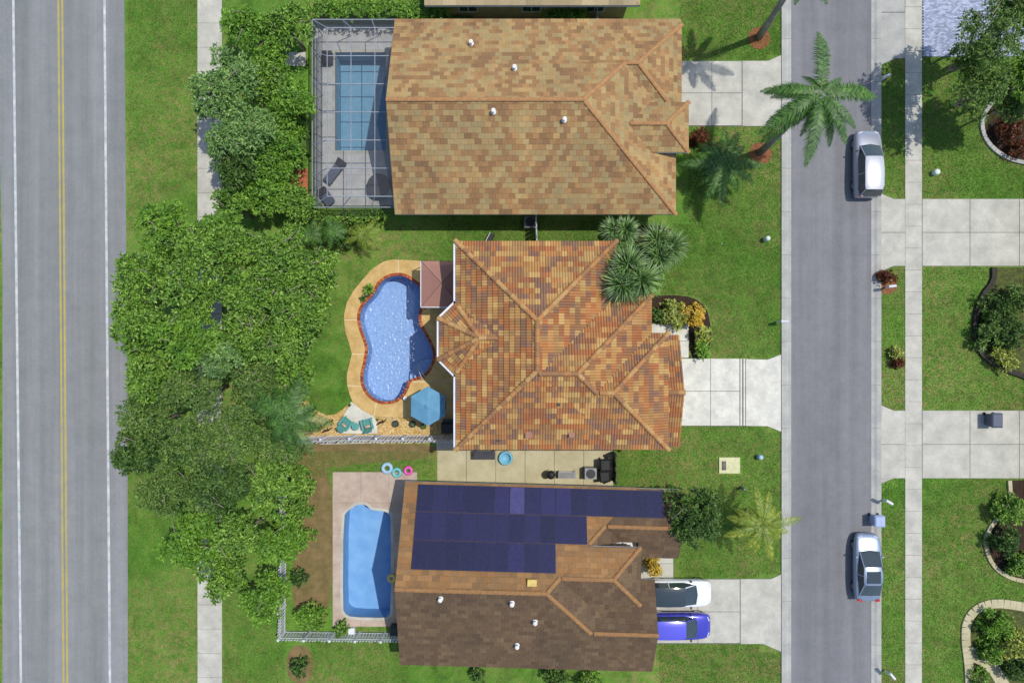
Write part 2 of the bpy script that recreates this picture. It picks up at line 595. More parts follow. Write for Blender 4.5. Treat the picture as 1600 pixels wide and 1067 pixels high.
POOL_PX = [(623.6, 429.8), (609, 431.8), (599.7, 437), (592, 444.2), (587.7, 453.7), (582, 462.5), (572.6, 471.3), (565.4, 480.8),
           (561.8, 492), (563, 508), (567.8, 522.3), (572.6, 535), (575, 546.2), (573.5, 556), (571, 568), (567, 582.3), (567, 596.4), (571.3, 609),
           (580.4, 620.3), (593, 627), (607, 628), (619.8, 624.5), (629.6, 616), (635.2, 606.2), (637.4, 597), (641, 592.4), (652, 590),
           (663.4, 585), (671.8, 575.3), (676.7, 561), (677.4, 550), (673, 539), (666.6, 525.5), (658.6, 512.7), (654.7, 501.6), (655, 488),
           (658, 474), (659, 458), (656, 447), (647.5, 441), (641, 436), (633, 431.8)]
POOL = resample(smooth_loop(ccw(px(POOL_PX)), 2), 0.12)
POOL_OUT = offset(POOL, 0.17)
# the two neighbours' pools
POOL_N = ccw(px([(524, 83), (603, 83), (603, 236), (524, 236)]))
POOL_S = resample(smooth_loop(ccw(px([(537, 806), (545, 796), (553, 793), (556, 788), (574, 788), (578, 796), (600, 798), (608, 801), (611, 808), (611, 955), (606, 963), (598, 964), (549, 963), (540, 958), (536, 950)])), 1), 0.2)
POOL_N_OUT = offset(POOL_N, 0.2)
POOL_S_OUT = offset(POOL_S, 0.2)

B = 400.0
lawn = MB().sheet([(-B, -B), (B, -B), (B, B), (-B, B)], 0.0, [POOL_OUT[::-1], POOL_N_OUT[::-1], POOL_S_OUT[::-1]])
link('lawn', lawn, M['grass'], kind='structure')


from mathutils import noise as mnoise


def inside(p, poly):
    x, y = p
    c = False
    j = len(poly) - 1
    for i in range(len(poly)):
        if (poly[i][1] > y) != (poly[j][1] > y) and x < (poly[j][0] - poly[i][0]) * (y - poly[i][1]) / (poly[j][1] - poly[i][1]) + poly[i][0]:
            c = not c
        j = i
    return c



def gx(x):
    return (x - 800) / S


def gy(y):
    return (533.5 - y) / S


FAR = 150.0
# the two-lane road at the left
rd = MB()
rd.sheet([(gx(4), -FAR), (gx(202), -FAR), (gx(199.5), -5), (gx(194.5), gy(0)), (gx(194), FAR), (gx(-6), FAR), (gx(-6), gy(0)), (gx(4), gy(420))], 0.012)
link('road', rd, M['asphalt_old'], kind='structure')
ln = MB()


def line(mb, x0, x1, w, z, y0=-FAR, y1=FAR):
    """painted line: x0 at the top edge of the photo, x1 at the bottom edge"""
    k = (x1 - x0) / 1067.0
    xa = gx(x0 + k * (533.5 - y0 * S)) if abs(y0) < 100 else gx(x1)
    xb = gx(x0 + k * (533.5 - y1 * S)) if abs(y1) < 100 else gx(x0)
    pts = [(xa, y0), (gx(x1), gy(1067)), (gx((x0 + x1) / 2), 0), (gx(x0), gy(0)), (xb, y1)]
    l = [(a - w / 2, b) for a, b in pts] + [(a + w / 2, b) for a, b in pts[::-1]]
    mb.sheet(l, z)


a_ = MB(); line(a_, 21, 33, 0.17, 0.018)
link('edge_line', a_, M['white_line'], kind='structure')
a_ = MB(); line(a_, 163.5, 172, 0.17, 0.018)
link('edge_line', a_, M['white_line'], kind='structure')
a_ = MB(); line(a_, 91.5, 99.5, 0.14, 0.018); line(a_, 97.5, 105.5, 0.14, 0.018)
link('centre_line', a_, M['yellow_line'], kind='structure')

# the residential street and its gutters
st = MB().sheet([(gx(1235), -FAR), (gx(1362), -FAR), (gx(1361), FAR), (gx(1235), FAR)], 0.012)
link('street', st, M['asphalt'], kind='structure')


def kerb(x0, x1, flip):
    mb = MB()
    prof = [(gx(x0), 0.0), (gx(x0), 0.10), (gx(x0) + (gx(x1) - gx(x0)) * 0.45, 0.09), (gx(x0) + (gx(x1) - gx(x0)) * 0.7, 0.03), (gx(x1), 0.025), (gx(x1), 0.0)]
    y = -48.0
    while y < 48:
        vs = [(x, yy, z) for yy in (y, y + 2.985) for x, z in prof]
        n = len(prof)
        mb.add(vs, [(i, i + 1, n + i + 1, n + i) for i in range(n - 1)] + [tuple(range(n)), tuple(range(2 * n - 1, n - 1, -1))])
        y += 3.0
    return mb


link('kerb', kerb(1220.5, 1236, 0).mesh('kerb', fix=True), M['concrete_grey'], kind='structure')
link('kerb', kerb(1376, 1361, 1).mesh('kerb', fix=True), M['concrete_grey'], kind='structure')


def slab_path(name, x0, x1, step, z=0.035, mat='concrete', y0=-30, y1=30, gap=0.018):
    """a pavement of single concrete slabs over a darker joint bed"""
    bed = MB().sheet([(x0, -FAR), (x1, -FAR), (x1, FAR), (x0, FAR)], 0.012)
    o = link(name, bed, M['joint'], kind='structure')
    m1 = MB().box(x0, x1, 0, step - gap, 0.0, z)
    me = m1.mesh('slab')
    me.materials.append(M[mat])
    y = y0
    while y < y1:
        s = link('slab', me, None, o, loc=(0, y, 0.004 + rnd.uniform(-.002, .004)))
        s.rotation_euler = (rnd.uniform(-.002, .002), 0, 0)
        y += step
    for a, b_ in ((-FAR, y0), (y, FAR)):
        e = link('slab', MB().box(x0, x1, a, b_ - gap, 0.0, z), M[mat], o)
    return o


slab_path('sidewalk', gx(309), gx(347), 1.68)
slab_path('sidewalk', gx(1414), gx(1440), 1.52)


def slabs(name, polys, bedpoly, mat, z=0.045, bed='joint', kind='structure'):
    o = link(name, MB().sheet(bedpoly, 0.016, thick=0.016), M[bed], kind=kind)
    for i, p in enumerate(polys):
        link('slab', MB().sheet(p, z, thick=z - 0.004), M[mat], o)
    return o


def rect(x0, y0, x1, y1, g=0.4):
    return px([(x0 + g, y0 + g), (x1 - g, y0 + g), (x1 - g, y1 - g), (x0 + g, y1 - g)])


# driveway of the tiled house
slabs('driveway', [rect(1035, 560, 1110, 611), rect(1110, 560, 1155.5, 611), rect(1035, 611, 1110, 665), rect(1110, 611, 1155.5, 665),
                   rect(1156.2, 560, 1159.6, 665, .3), rect(1161, 560, 1164.4, 665, .3),
                   px([(1165.2, 561), (1199, 562), (1220, 554), (1220, 674), (1199, 665.5), (1165.2, 665)])],
      px([(1035, 560), (1199, 561.5), (1220.3, 553.5), (1220.3, 674.5), (1199, 666), (1035, 665.5)]), 'concrete_bright')
# entry walk, an L around the garage corner
slabs('walkway', [rect(1000, 506, 1050, 530, .3), rect(1050, 506, 1076, 533, .3), rect(1050, 533, 1076, 559, .3)],
      px([(1000, 506), (1076.2, 506), (1076.2, 559.2), (1050, 559.2), (1050, 530), (1000, 530)]), 'concrete_bright')
# northern neighbour
slabs('driveway', [rect(1030, 96, 1112, 146), rect(1112, 96, 1159, 146), rect(1030, 146, 1112, 197), rect(1112, 146, 1159, 197),
                   px([(1159.8, 96), (1200, 96), (1220, 87), (1220, 206), (1200, 197.5), (1159.8, 197.5)])],
      px([(1030, 96), (1200, 95.5), (1220.3, 86.5), (1220.3, 207), (1200, 198), (1030, 198)]), 'concrete')
# southern neighbour
slabs('driveway', [rect(1000, 904, 1090, 955), rect(1090, 904, 1156, 955), rect(1000, 955, 1090, 1004), rect(1090, 955, 1156, 1004),
                   px([(1156.8, 904), (1204, 904), (1220, 897), (1220, 1017), (1192, 1005), (1156.8, 1005)])],
      px([(1000, 904), (1204, 903.5), (1220.3, 896.5), (1220.3, 1018), (1192, 1005.5), (1000, 1005)]), 'concrete')
slabs('walkway', [rect(1000, 850, 1052, 880, .3), rect(1000, 880, 1052, 903, .3)], px([(1000, 850), (1052.3, 850), (1052.3, 903.3), (1000, 903.3)]), 'concrete')
# three driveways across the street
for (ya, yb, name) in ((311, 416, 'driveway'), (641, 747, 'driveway')):
    ym = (ya + yb) / 2
    slabs(name, [px([(1376, ya - 8), (1396, ya + .4), (1413.6, ya + .4), (1413.6, ym - .4), (1376, ym - .4)]),
                 px([(1376, ym + .4), (1413.6, ym + .4), (1413.6, yb - .4), (1396, yb - .4), (1376, yb + 8)]),
                 rect(1440.4, ya, 1515, ym), rect(1515, ya, 1592, ym), rect(1592, ya, 1680, ym),
                 rect(1440.4, ym, 1515, yb), rect(1515, ym, 1592, yb), rect(1592, ym, 1680, yb)],
          px([(1376, ya - 9), (1397, ya), (1680, ya), (1680, yb), (1397, yb), (1376, yb + 9)]), 'concrete')
slabs('driveway', [rect(1376, -60, 1413.6, 20), px([(1376, 20.8), (1413.6, 20.8), (1413.6, 92), (1398, 92), (1376, 102)])],
      px([(1376, -60), (1414, -60), (1414, 92.5), (1398, 92.5), (1376, 103)]), 'concrete_grey')
# blue-grey paved drive at the top right: pavers in one relief
pv = MB()
for j in range(60):
    for i in range(36):
        xx = gx(1440.6) + i * 0.2 + (0.1 if j % 2 else 0)
        yy = gy(89) + j * 0.1
        t = rnd.uniform(.82, 1.12)
        c = C(178 * t, 188 * t, 212 * t)
        pv.box(xx, xx + .19, yy, yy + .09, 0.005, .045 + rnd.uniform(0, .006), c)
pd = link('driveway', MB().sheet(px([(1440.4, -60), (1602, -60), (1602, 89.6), (1440.4, 89.6)]), 0.01), M['joint'], kind='structure')
link('paving', pv.mesh('paving'), M['paver_blue'], pd, kind='stuff')

# ------------------------------------------------------------ pool of the tiled house
def clip_half(poly, a, b, c):
    """keep a*x+b*y+c >= 0"""
    out = []
    n = len(poly)
    if n == 0:
        return out
    d = [a * p[0] + b * p[1] + c for p in poly]
    for i in range(n):
        j = (i + 1) % n
        if d[i] >= 0:
            out.append(poly[i])
        if (d[i] > 0 and d[j] < 0) or (d[i] < 0 and d[j] > 0):
            t = d[i] / (d[i] - d[j])
            out.append((poly[i][0] + (poly[j][0] - poly[i][0]) * t, poly[i][1] + (poly[j][1] - poly[i][1]) * t))
    return out


DECK_PX = [(720, 408), (658, 408), (634.7, 406.4), (612.4, 406), (599.7, 409), (583.7, 418.7), (567.8, 436), (551.9, 455.3), (542.3, 473), (537.8, 492),
           (537.8, 501.6), (540.7, 520.7), (546.3, 538), (550, 553), (545.3, 572.5), (542, 586.5), (543, 603.4), (548, 620), (552, 629.4),
           (566.4, 641), (584.6, 650), (604, 651.5), (646.5, 652), (690, 660), (720, 662)]
DECK = ccw(px(DECK_PX))
deck = link('pool_deck', MB().sheet(DECK, 0.03, [POOL_OUT[::-1]], thick=0.03), M['deck_joint'], kind='structure')


def deck_piece(planes, mat='deck', src=None, hole=None, z=0.065, parent=None):
    """the part of the deck on the positive side of every plane (px,py point, image-direction normal)"""
    bm = bmesh.new()
    me = MB().sheet(src or DECK, z, [(hole or POOL_OUT)[::-1]]).mesh('slab')
    bm.from_mesh(me)
    for (qx, qy, nx_, ny_) in planes:
        g = list(bm.verts) + list(bm.edges) + list(bm.faces)
        n = Vector((nx_, -ny_, 0)).normalized()
        bmesh.ops.bisect_plane(bm, geom=g, plane_co=P(qx, qy) + n * 0.025, plane_no=n, clear_inner=True)
    ext = bmesh.ops.extrude_face_region(bm, geom=list(bm.faces))
    for v in ext['geom']:
        if isinstance(v, bmesh.types.BMVert):
            v.co.z = z - .03
    for f in list(bm.faces):
        pass
    bmesh.ops.recalc_face_normals(bm, faces=bm.faces)
    bm.to_mesh(me)
    bm.free()
    return link('slab', me, M[mat], parent or deck)


LD = math.radians
deck_piece([(623, 0, -1, 0), (0, 500, 0, -1)])
deck_piece([(0, 500, 0, 1), (0, 553, 0, -1), (612, 0, -1, 0)])
deck_piece([(0, 553, 0, 1), (543, 602, .08, -1), (612, 0, -1, 0)])
deck_piece([(543, 602, -.08, 1), (585, 650, -1, -.16), (0, 560, 0, 1)])
deck_piece([(585, 650, 1, .16), (0, 600, 0, 1), (632, 0, -1, 0)])
deck_piece([(623, 0, 1, 0), (0, 455, 0, -1)])
deck_piece([(632, 0, 1, 0), (0, 596, 0, 1)])
deck_piece([(648, 0, 1, 0), (0, 455, 0, 1), (0, 596, 0, -1)])

# coping: single bricks on edge round the water, joined
cop = MB()
CP = resample(POOL, 0.105)
for i, p in enumerate(CP):
    q, r_ = CP[i - 1], CP[(i + 1) % len(CP)]
    t = Vector((r_[0] - q[0], r_[1] - q[1])).normalized()
    nrm = Vector((t.y, -t.x))
    c = Vector(p) + nrm * 0.07
    k = rnd.random()
    base = C(176, 88, 48) if k < .5 else (C(150, 72, 42) if k < .8 else C(200, 118, 70))
    cop.cbox(c.x, c.y, 0.045, 0.092, 0.19, 0.10, rz=math.atan2(t.y, t.x), col=base)
pool = link('swimming_pool', MB(), None)
pool_me = MB()
D0 = -1.55
n = len(POOL)
pool_me.add([(x, y, 0.0) for x, y in POOL] + [(x, y, D0) for x, y in POOL], [(i, (i + 1) % n, n + (i + 1) % n, n + i) for i in range(n)])
pool_me.sheet(POOL, D0)
bpy.data.objects.remove(pool)
pool = thing('swimming_pool', 'curvy blue swimming pool with red brick coping behind the tiled house', 'swimming pool')
link('basin', pool_me, M['pool_blue'], pool)
link('coping', cop, M['brick'], pool, kind='stuff')
WIN = offset(POOL, 0.06)
xs0, ys0 = min(p[0] for p in WIN), min(p[1] for p in WIN)
cell = 0.032
nxw, nyw = int((max(p[0] for p in WIN) - xs0) / cell) + 2, int((max(p[1] for p in WIN) - ys0) / cell) + 2
wm = MB()
idx = {}


def wv(i, j):
    if (i, j) not in idx:
        x, y = xs0 + i * cell, ys0 + j * cell
        amp = .55 + .55 * min(1, max(0, (gy(455) - y) / 2.5))      # the breeze ruffles the open lower end more
        h = mnoise.noise(Vector((x * 6.5, y * 6.5, 1.7))) * .034 + mnoise.noise(Vector((x * 13, y * 13, 5.1))) * .019
        idx[(i, j)] = len(wm.v)
        wm.v.append((x, y, -.09 + h * amp))
    return idx[(i, j)]


for i in range(nxw):
    for j in range(nyw):
        if inside((xs0 + (i + .5) * cell, ys0 + (j + .5) * cell), WIN):
            wm.f.append((wv(i, j), wv(i + 1, j), wv(i + 1, j + 1), wv(i, j + 1)))
            wm.c.append(None)
link('water', wm.mesh('water', True), M['water'], pool)


def circle(cx, cy, r, n=40):
    return [(cx + r * math.cos(2 * math.pi * k / n), cy + r * math.sin(2 * math.pi * k / n)) for k in range(n)]


def clip_convex(poly, conv):
    conv = ccw(conv)
    for i in range(len(conv)):
        a, b = conv[i], conv[(i + 1) % len(conv)]
        nx_, ny_ = -(b[1] - a[1]), (b[0] - a[0])
        poly = clip_half(poly, nx_, ny_, -(nx_ * a[0] + ny_ * a[1]))
        if len(poly) < 3:
            return []
    return poly


cc = P2(667, 592)
for r_, z in ((1.35, -1.12), (1.0, -.78), (.65, -.44)):
    pl = clip_convex(POOL, circle(cc[0], cc[1], r_))
    if pl:
        link('step', MB().sheet(pl, z, thick=.34), M['pool_steps'], pool)

rail = MB()
for o_ in (0, .45):
    a = P(663 + o_ * 6, 591 - o_ * 9, .07)
    dv = Vector((-.55, .95, 0)).normalized()
    rail.tube([a, a + Vector((0, 0, .75)), a + dv * .25 + Vector((0, 0, .9)), a + dv * .9 + Vector((0, 0, .35)), a + dv * 1.2 + Vector((0, 0, -.5))], .022, 6)
rl = link('pool_handrail', rail.mesh('pool_handrail', True), M['alu'])
tag(rl, 'bent metal handrail leading down into the curvy pool beside the steps', 'handrail')


def simple_pool(name, label, loop, out, z_deck, basinmat, watermat, copmat, depth=1.5):
    o = thing(name, label, 'swimming pool')
    m = MB()
    n = len(loop)
    m.add([(x, y, z_deck) for x, y in loop] + [(x, y, -depth) for x, y in loop], [(i, (i + 1) % n, n + (i + 1) % n, n + i) for i in range(n)])
    m.sheet(loop, -depth)
    link('basin', m, M[basinmat], o)
    link('coping', MB().sheet(out, z_deck + .02, [loop[::-1]], thick=.08), M[copmat], o)
    link('water', MB().sheet(loop, -0.08), M[watermat], o)
    return o


simple_pool('swimming_pool', 'rectangular pool under the screened frame of the northern house', POOL_N, POOL_N_OUT, .06, 'pool_teal', 'water_calm', 'concrete')
sp = simple_pool('swimming_pool', 'long light blue pool with cut corners beside the solar roof house', POOL_S, POOL_S_OUT, .06, 'pool_light', 'water_calm', 'concrete')


def rect_deck(name, x0, y0, x1, y1, nx_, ny_, hole, mat, z=.06):
    base = ccw(px([(x0, y0), (x1, y0), (x1, y1), (x0, y1)]))
    d = link(name, MB().sheet(base, .02, [hole[::-1]], thick=.02), M['joint'], kind='structure')
    for i in range(nx_):
        for j in range(ny_):
            xa, xb = x0 + (x1 - x0) * i / nx_, x0 + (x1 - x0) * (i + 1) / nx_
            ya, yb = y0 + (y1 - y0) * j / ny_, y0 + (y1 - y0) * (j + 1) / ny_
            me = MB().sheet(base, z, [hole[::-1]]).mesh('slab')
            bm = bmesh.new(); bm.from_mesh(me)
            for (co, no) in ((P(xa, 0), (1, 0, 0)), (P(xb, 0), (-1, 0, 0)), (P(0, yb), (0, 1, 0)), (P(0, ya), (0, -1, 0))):
                no = Vector(no)
                bmesh.ops.bisect_plane(bm, geom=list(bm.verts) + list(bm.edges) + list(bm.faces), plane_co=co + no * .006, plane_no=no, clear_inner=True)
            if len(bm.faces):
                bm.to_mesh(me)
                link('slab', me, M[mat], d)
            bm.free()
    return d


rect_deck('pool_deck', 492, 34, 640, 322, 3, 6, POOL_N_OUT, 'deck_grey')
rect_deck('pool_deck', 520, 737, 652, 978, 3, 5, POOL_S_OUT, 'deck_pink')
slabs('patio', [rect(683 + 45.8 * i, 700, 683 + 45.8 * (i + 1), 775, .35) for i in range(6)], px([(683, 700), (958, 700), (958, 775), (683, 775)]), 'concrete_beige')

# beds ---------------------------------------------------------------
def sheet_px(name, poly, z, mat, kind='structure', sm=0, thick=0.0):
    p = ccw(px(poly))
    if sm:
        p = smooth_loop(p, sm)
    return link(name, MB().sheet(p, z, thick=thick), M[mat], kind=kind)


GRAVEL_PX = [(452, 668), (463, 632), (474, 621), (483, 630), (497, 643), (511, 649), (524, 647), (535, 640), (545, 630), (552, 629), (566, 641), (584.6, 650.6), (604, 652), (646.5, 652.5), (690, 660), (717, 662), (717, 691), (600, 693), (540, 690), (500, 690), (470, 684)]
sheet_px('gravel_bed', GRAVEL_PX, .006, 'gravel')
sheet_px('dirt_strip', [(470, 689), (540, 691), (600, 694), (682, 693), (682, 715), (590, 722), (470, 735), (452, 720)], .003, 'dirt', sm=1)
st_ = MB()
gp = ccw(px(GRAVEL_PX))


patio_tri = ccw(px([(549, 627), (560, 636), (584, 650), (589.5, 661), (590, 677), (527, 677), (538, 649)]))
OCT = [(1, 0, 0), (0, 1, 0), (-1, 0, 0), (0, -1, 0), (0, 0, .7), (0, 0, -.7)]
OF = [(0, 1, 4), (1, 2, 4), (2, 3, 4), (3, 0, 4)]
k = 0
while k < 7500:
    q = (rnd.uniform(gp[0][0] - 8, 0), 0)
    q = (rnd.uniform(gx(450), gx(717)), rnd.uniform(gy(694), gy(619)))
    if not inside(q, gp) or inside(q, patio_tri):
        k += 0.02
        continue
    s = rnd.uniform(.022, .05)
    a = rnd.uniform(0, 6)
    t = rnd.random()
    c = C(238, 214, 150) if t < .4 else (C(224, 184, 108) if t < .7 else (C(196, 150, 84) if t < .88 else C(240, 232, 205)))
    st_.add([(q[0] + (vx * math.cos(a) - vy * math.sin(a)) * s * rnd.uniform(.8, 1.3), q[1] + (vx * math.sin(a) + vy * math.cos(a)) * s, .012 + vz * s) for vx, vy, vz in OCT], OF, c)
    k += 1
link('gravel', st_, M['paver_blue'], kind='stuff')
link('patio', MB().sheet(patio_tri, .045, thick=.05), M['concrete_bright'], kind='structure')
sheet_px('border_strip', [(500, 692.5), (600, 690.5), (682, 688.5), (682, 689.6), (600, 691.8), (500, 694)], .05, 'concrete', thick=.05)
sheet_px('concrete_pad', [(682, 690), (720, 690), (720, 704), (682, 704)], .04, 'concrete_grey', thick=.04)

sheet_px('mulch_bed', [(1018, 462), (1030, 462), (1052, 461), (1082, 464), (1104, 480), (1110, 505), (1112, 530), (1106, 552), (1096, 559), (1077, 559), (1077, 505), (1018, 505), (1010, 480)], .012, 'mulch', sm=1)
# bushes' bed at the northern corner of the tiled house
sheet_px('mulch_bed', [(955, 352), (1050, 352), (1052, 380), (1035, 420), (1032, 460), (1010, 470), (960, 470), (950, 400)], .01, 'mulch', sm=1)
# beds across the street
def edging(label, poly, width, z, mat, step=.42):
    """single stones set along the bed's curved edge"""
    pts = [P2(*c) for c in poly]
    for _ in range(3):
        q = [pts[0]]
        for i in range(len(pts) - 1):
            a, b = pts[i], pts[i + 1]
            q += [(a[0] * .75 + b[0] * .25, a[1] * .75 + b[1] * .25), (a[0] * .25 + b[0] * .75, a[1] * .25 + b[1] * .75)]
        pts = q + [pts[-1]]
    L = [0]
    for a, b in zip(pts[:-1], pts[1:]):
        L.append(L[-1] + math.hypot(b[0] - a[0], b[1] - a[1]))
    n = max(2, round(L[-1] / step))
    o = thing('garden_edging', label, 'garden edging')
    st = L[-1] / n
    m1 = MB().box(-st / 2 + .008, st / 2 - .008, -width / 2, width / 2, 0, z)
    me = m1.mesh('edging_stone')
    me.materials.append(M[mat])
    j = 0
    for k in range(n):
        t = st * (k + .5)
        while L[j + 1] < t:
            j += 1
        f = (t - L[j]) / (L[j + 1] - L[j])
        a, b = pts[j], pts[j + 1]
        link('edging_stone', me, None, o, loc=(a[0] + (b[0] - a[0]) * f, a[1] + (b[1] - a[1]) * f, rnd.uniform(-.01, .01)), rz=math.atan2(b[1] - a[1], b[0] - a[0]))
    return pts


def ring_bed(label, line_, width, z, mat, close, inmat):
    pts = edging(label, line_, width, z, mat)
    q = ccw(pts + [P2(*c) for c in close])
    link('planting_bed', MB().sheet(q, .01), M[inmat], kind='structure')


ring_bed('round grey stone edging around the brown mulch bed at the top right', [(1600, 146), (1560, 152), (1538, 172), (1531, 200), (1545, 230), (1575, 250), (1605, 256)], .26, .16, 'concrete_grey', [(1670, 256), (1670, 146)], 'mulch')
ring_bed('dark low edging around the big round garden bed across the street', [(1551, 418), (1551, 440), (1532, 462), (1520, 500), (1524, 542), (1548, 570), (1605, 590)], .34, .22, 'edging_dark', [(1680, 590), (1680, 418)], 'ground_green')
ring_bed('grey stone edging around the dark bed south of the lower driveway', [(1576, 750), (1578, 785), (1560, 806), (1542, 828), (1538, 855), (1550, 884), (1575, 902), (1605, 908)], .26, .14, 'concrete_beige', [(1680, 908), (1680, 750)], 'mulch')
ring_bed('wide pale stone edging curving round the bed at the bottom right', [(1514, 1085), (1513, 1040), (1507, 1000), (1509, 968), (1526, 948), (1556, 940), (1605, 948)], .6, .12, 'concrete_beige', [(1680, 948), (1680, 1085)], 'ground_green')
sheet_px('garden_path', [(1512, 1010), (1524, 1010), (1545, 1026), (1562, 1040), (1578, 1067), (1578, 1085), (1562, 1085), (1550, 1056), (1532, 1038), (1515, 1032)], .06, 'concrete_beige', sm=1, thick=.06)
# mulch rings under the street palms
for (a, b_) in ((1188, 240), (1186, 60)):
    c0 = P(a, b_)
    link('mulch_ring', MB().sheet(circle(c0.x, c0.y, .78, 24), .02, thick=.02), M['mulch_red'], kind='structure')
c0 = P(1386, 444)
link('mulch_ring', MB().sheet(circle(c0.x, c0.y, .7, 24), .02, thick=.02), M['mulch_red'], kind='structure')
c0 = P(466, 284)
slabs('patio', [rect(454, 264, 468, 284, .2), rect(468, 264, 481, 284, .2), rect(454, 284, 468, 304, .2), rect(468, 284, 481, 304, .2)], px([(454, 264), (481, 264), (481, 304), (454, 304)]), 'terracotta')
slabs('patio', [rect(446, 82, 462, 104, .2), rect(462, 82, 478, 104, .2)], px([(446, 82), (478, 82), (478, 104), (446, 104)]), 'concrete')
sheet_px('dirt_strip', [(470, 712), (520, 712), (520, 980), (470, 985), (455, 930), (462, 840), (480, 770)], .007, 'dirt', sm=2)
sheet_px('dirt_strip', [(448, 1008), (488, 1008), (490, 1067), (448, 1067)], .003, 'dirt', sm=2)

# ------------------------------------------------------------ roofs
class Shape:
    """a convex roof body: edges (nx, ny, c, slope), inside where nx*x+ny*y+c >= 0; slope None = gable or cut"""

    def __init__(self, edges, z):
        lift = [e[4] if len(e) > 4 else 0.0 for e in edges]
        edges = [e[:4] for e in edges]
        self.e = edges
        self.z = z
        p = [(-200, -200), (200, -200), (200, 200), (-200, 200)]
        for a, b, c, s in edges:
            p = clip_half(p, a, b, c)
        self.poly = p
        self.pl = [(a * s, b * s, c * s + z + lift[i], i) for i, (a, b, c, s) in enumerate(edges) if s is not None]

    def h(self, x, y):
        if any(a * x + b * y + c < -1e-6 for a, b, c, s in self.e):
            return -1e9
        return min(a * x + b * y + c for a, b, c, i in self.pl)

    def facets(self):
        out = []
        for p in self.pl:
            g = self.poly
            for q in self.pl:
                if q is not p:
                    g = clip_half(g, q[0] - p[0], q[1] - p[1], q[2] - p[2])
            if len(g) > 2 and abs(area(g)) > 1e-4:
                out.append((p, g))
        return out


def rect_shape(w, e, s, n, z, slope, gable=''):
    return Shape([(1, 0, -w, None if 'W' in gable else slope), (-1, 0, e, None if 'E' in gable else slope),
                  (0, 1, -s, None if 'S' in gable else slope), (0, -1, n, None if 'N' in gable else slope)], z)


def subtract(poly, halves):
    outs = []
    cur = poly
    for a, b, c in halves:
        if abs(a) < 1e-9 and abs(b) < 1e-9:
            if c > 0:
                continue
            outs.append(cur)
            return outs
        o = clip_half(cur, -a, -b, -c)
        if len(o) > 2 and abs(area(o)) > 1e-4:
            outs.append(o)
        cur = clip_half(cur, a, b, c)
        if len(cur) < 3:
            return outs
    return outs


def roof_h(shapes, x, y):
    return max(s.h(x, y) for s in shapes)


def roof_pieces(shapes):
    """visible convex pieces of every slope: (shape, plane, edge, polygon)"""
    res = []
    for si, s in enumerate(shapes):
        for pl, g in s.facets():
            cur = [g]
            for ti, t in enumerate(shapes):
                if ti == si:
                    continue
                eps = 1e-6 if ti > si else -1e-6
                hv = [(q[0] - pl[0], q[1] - pl[1], q[2] - pl[2] - eps) for q in t.pl] + [(a, b, c) for a, b, c, _ in t.e]
                nxt = []
                for p in cur:
                    nxt += subtract(p, hv)
                cur = nxt
            for p in cur:
                res.append((s, pl, s.e[pl[3]], ccw(p)))
    return res


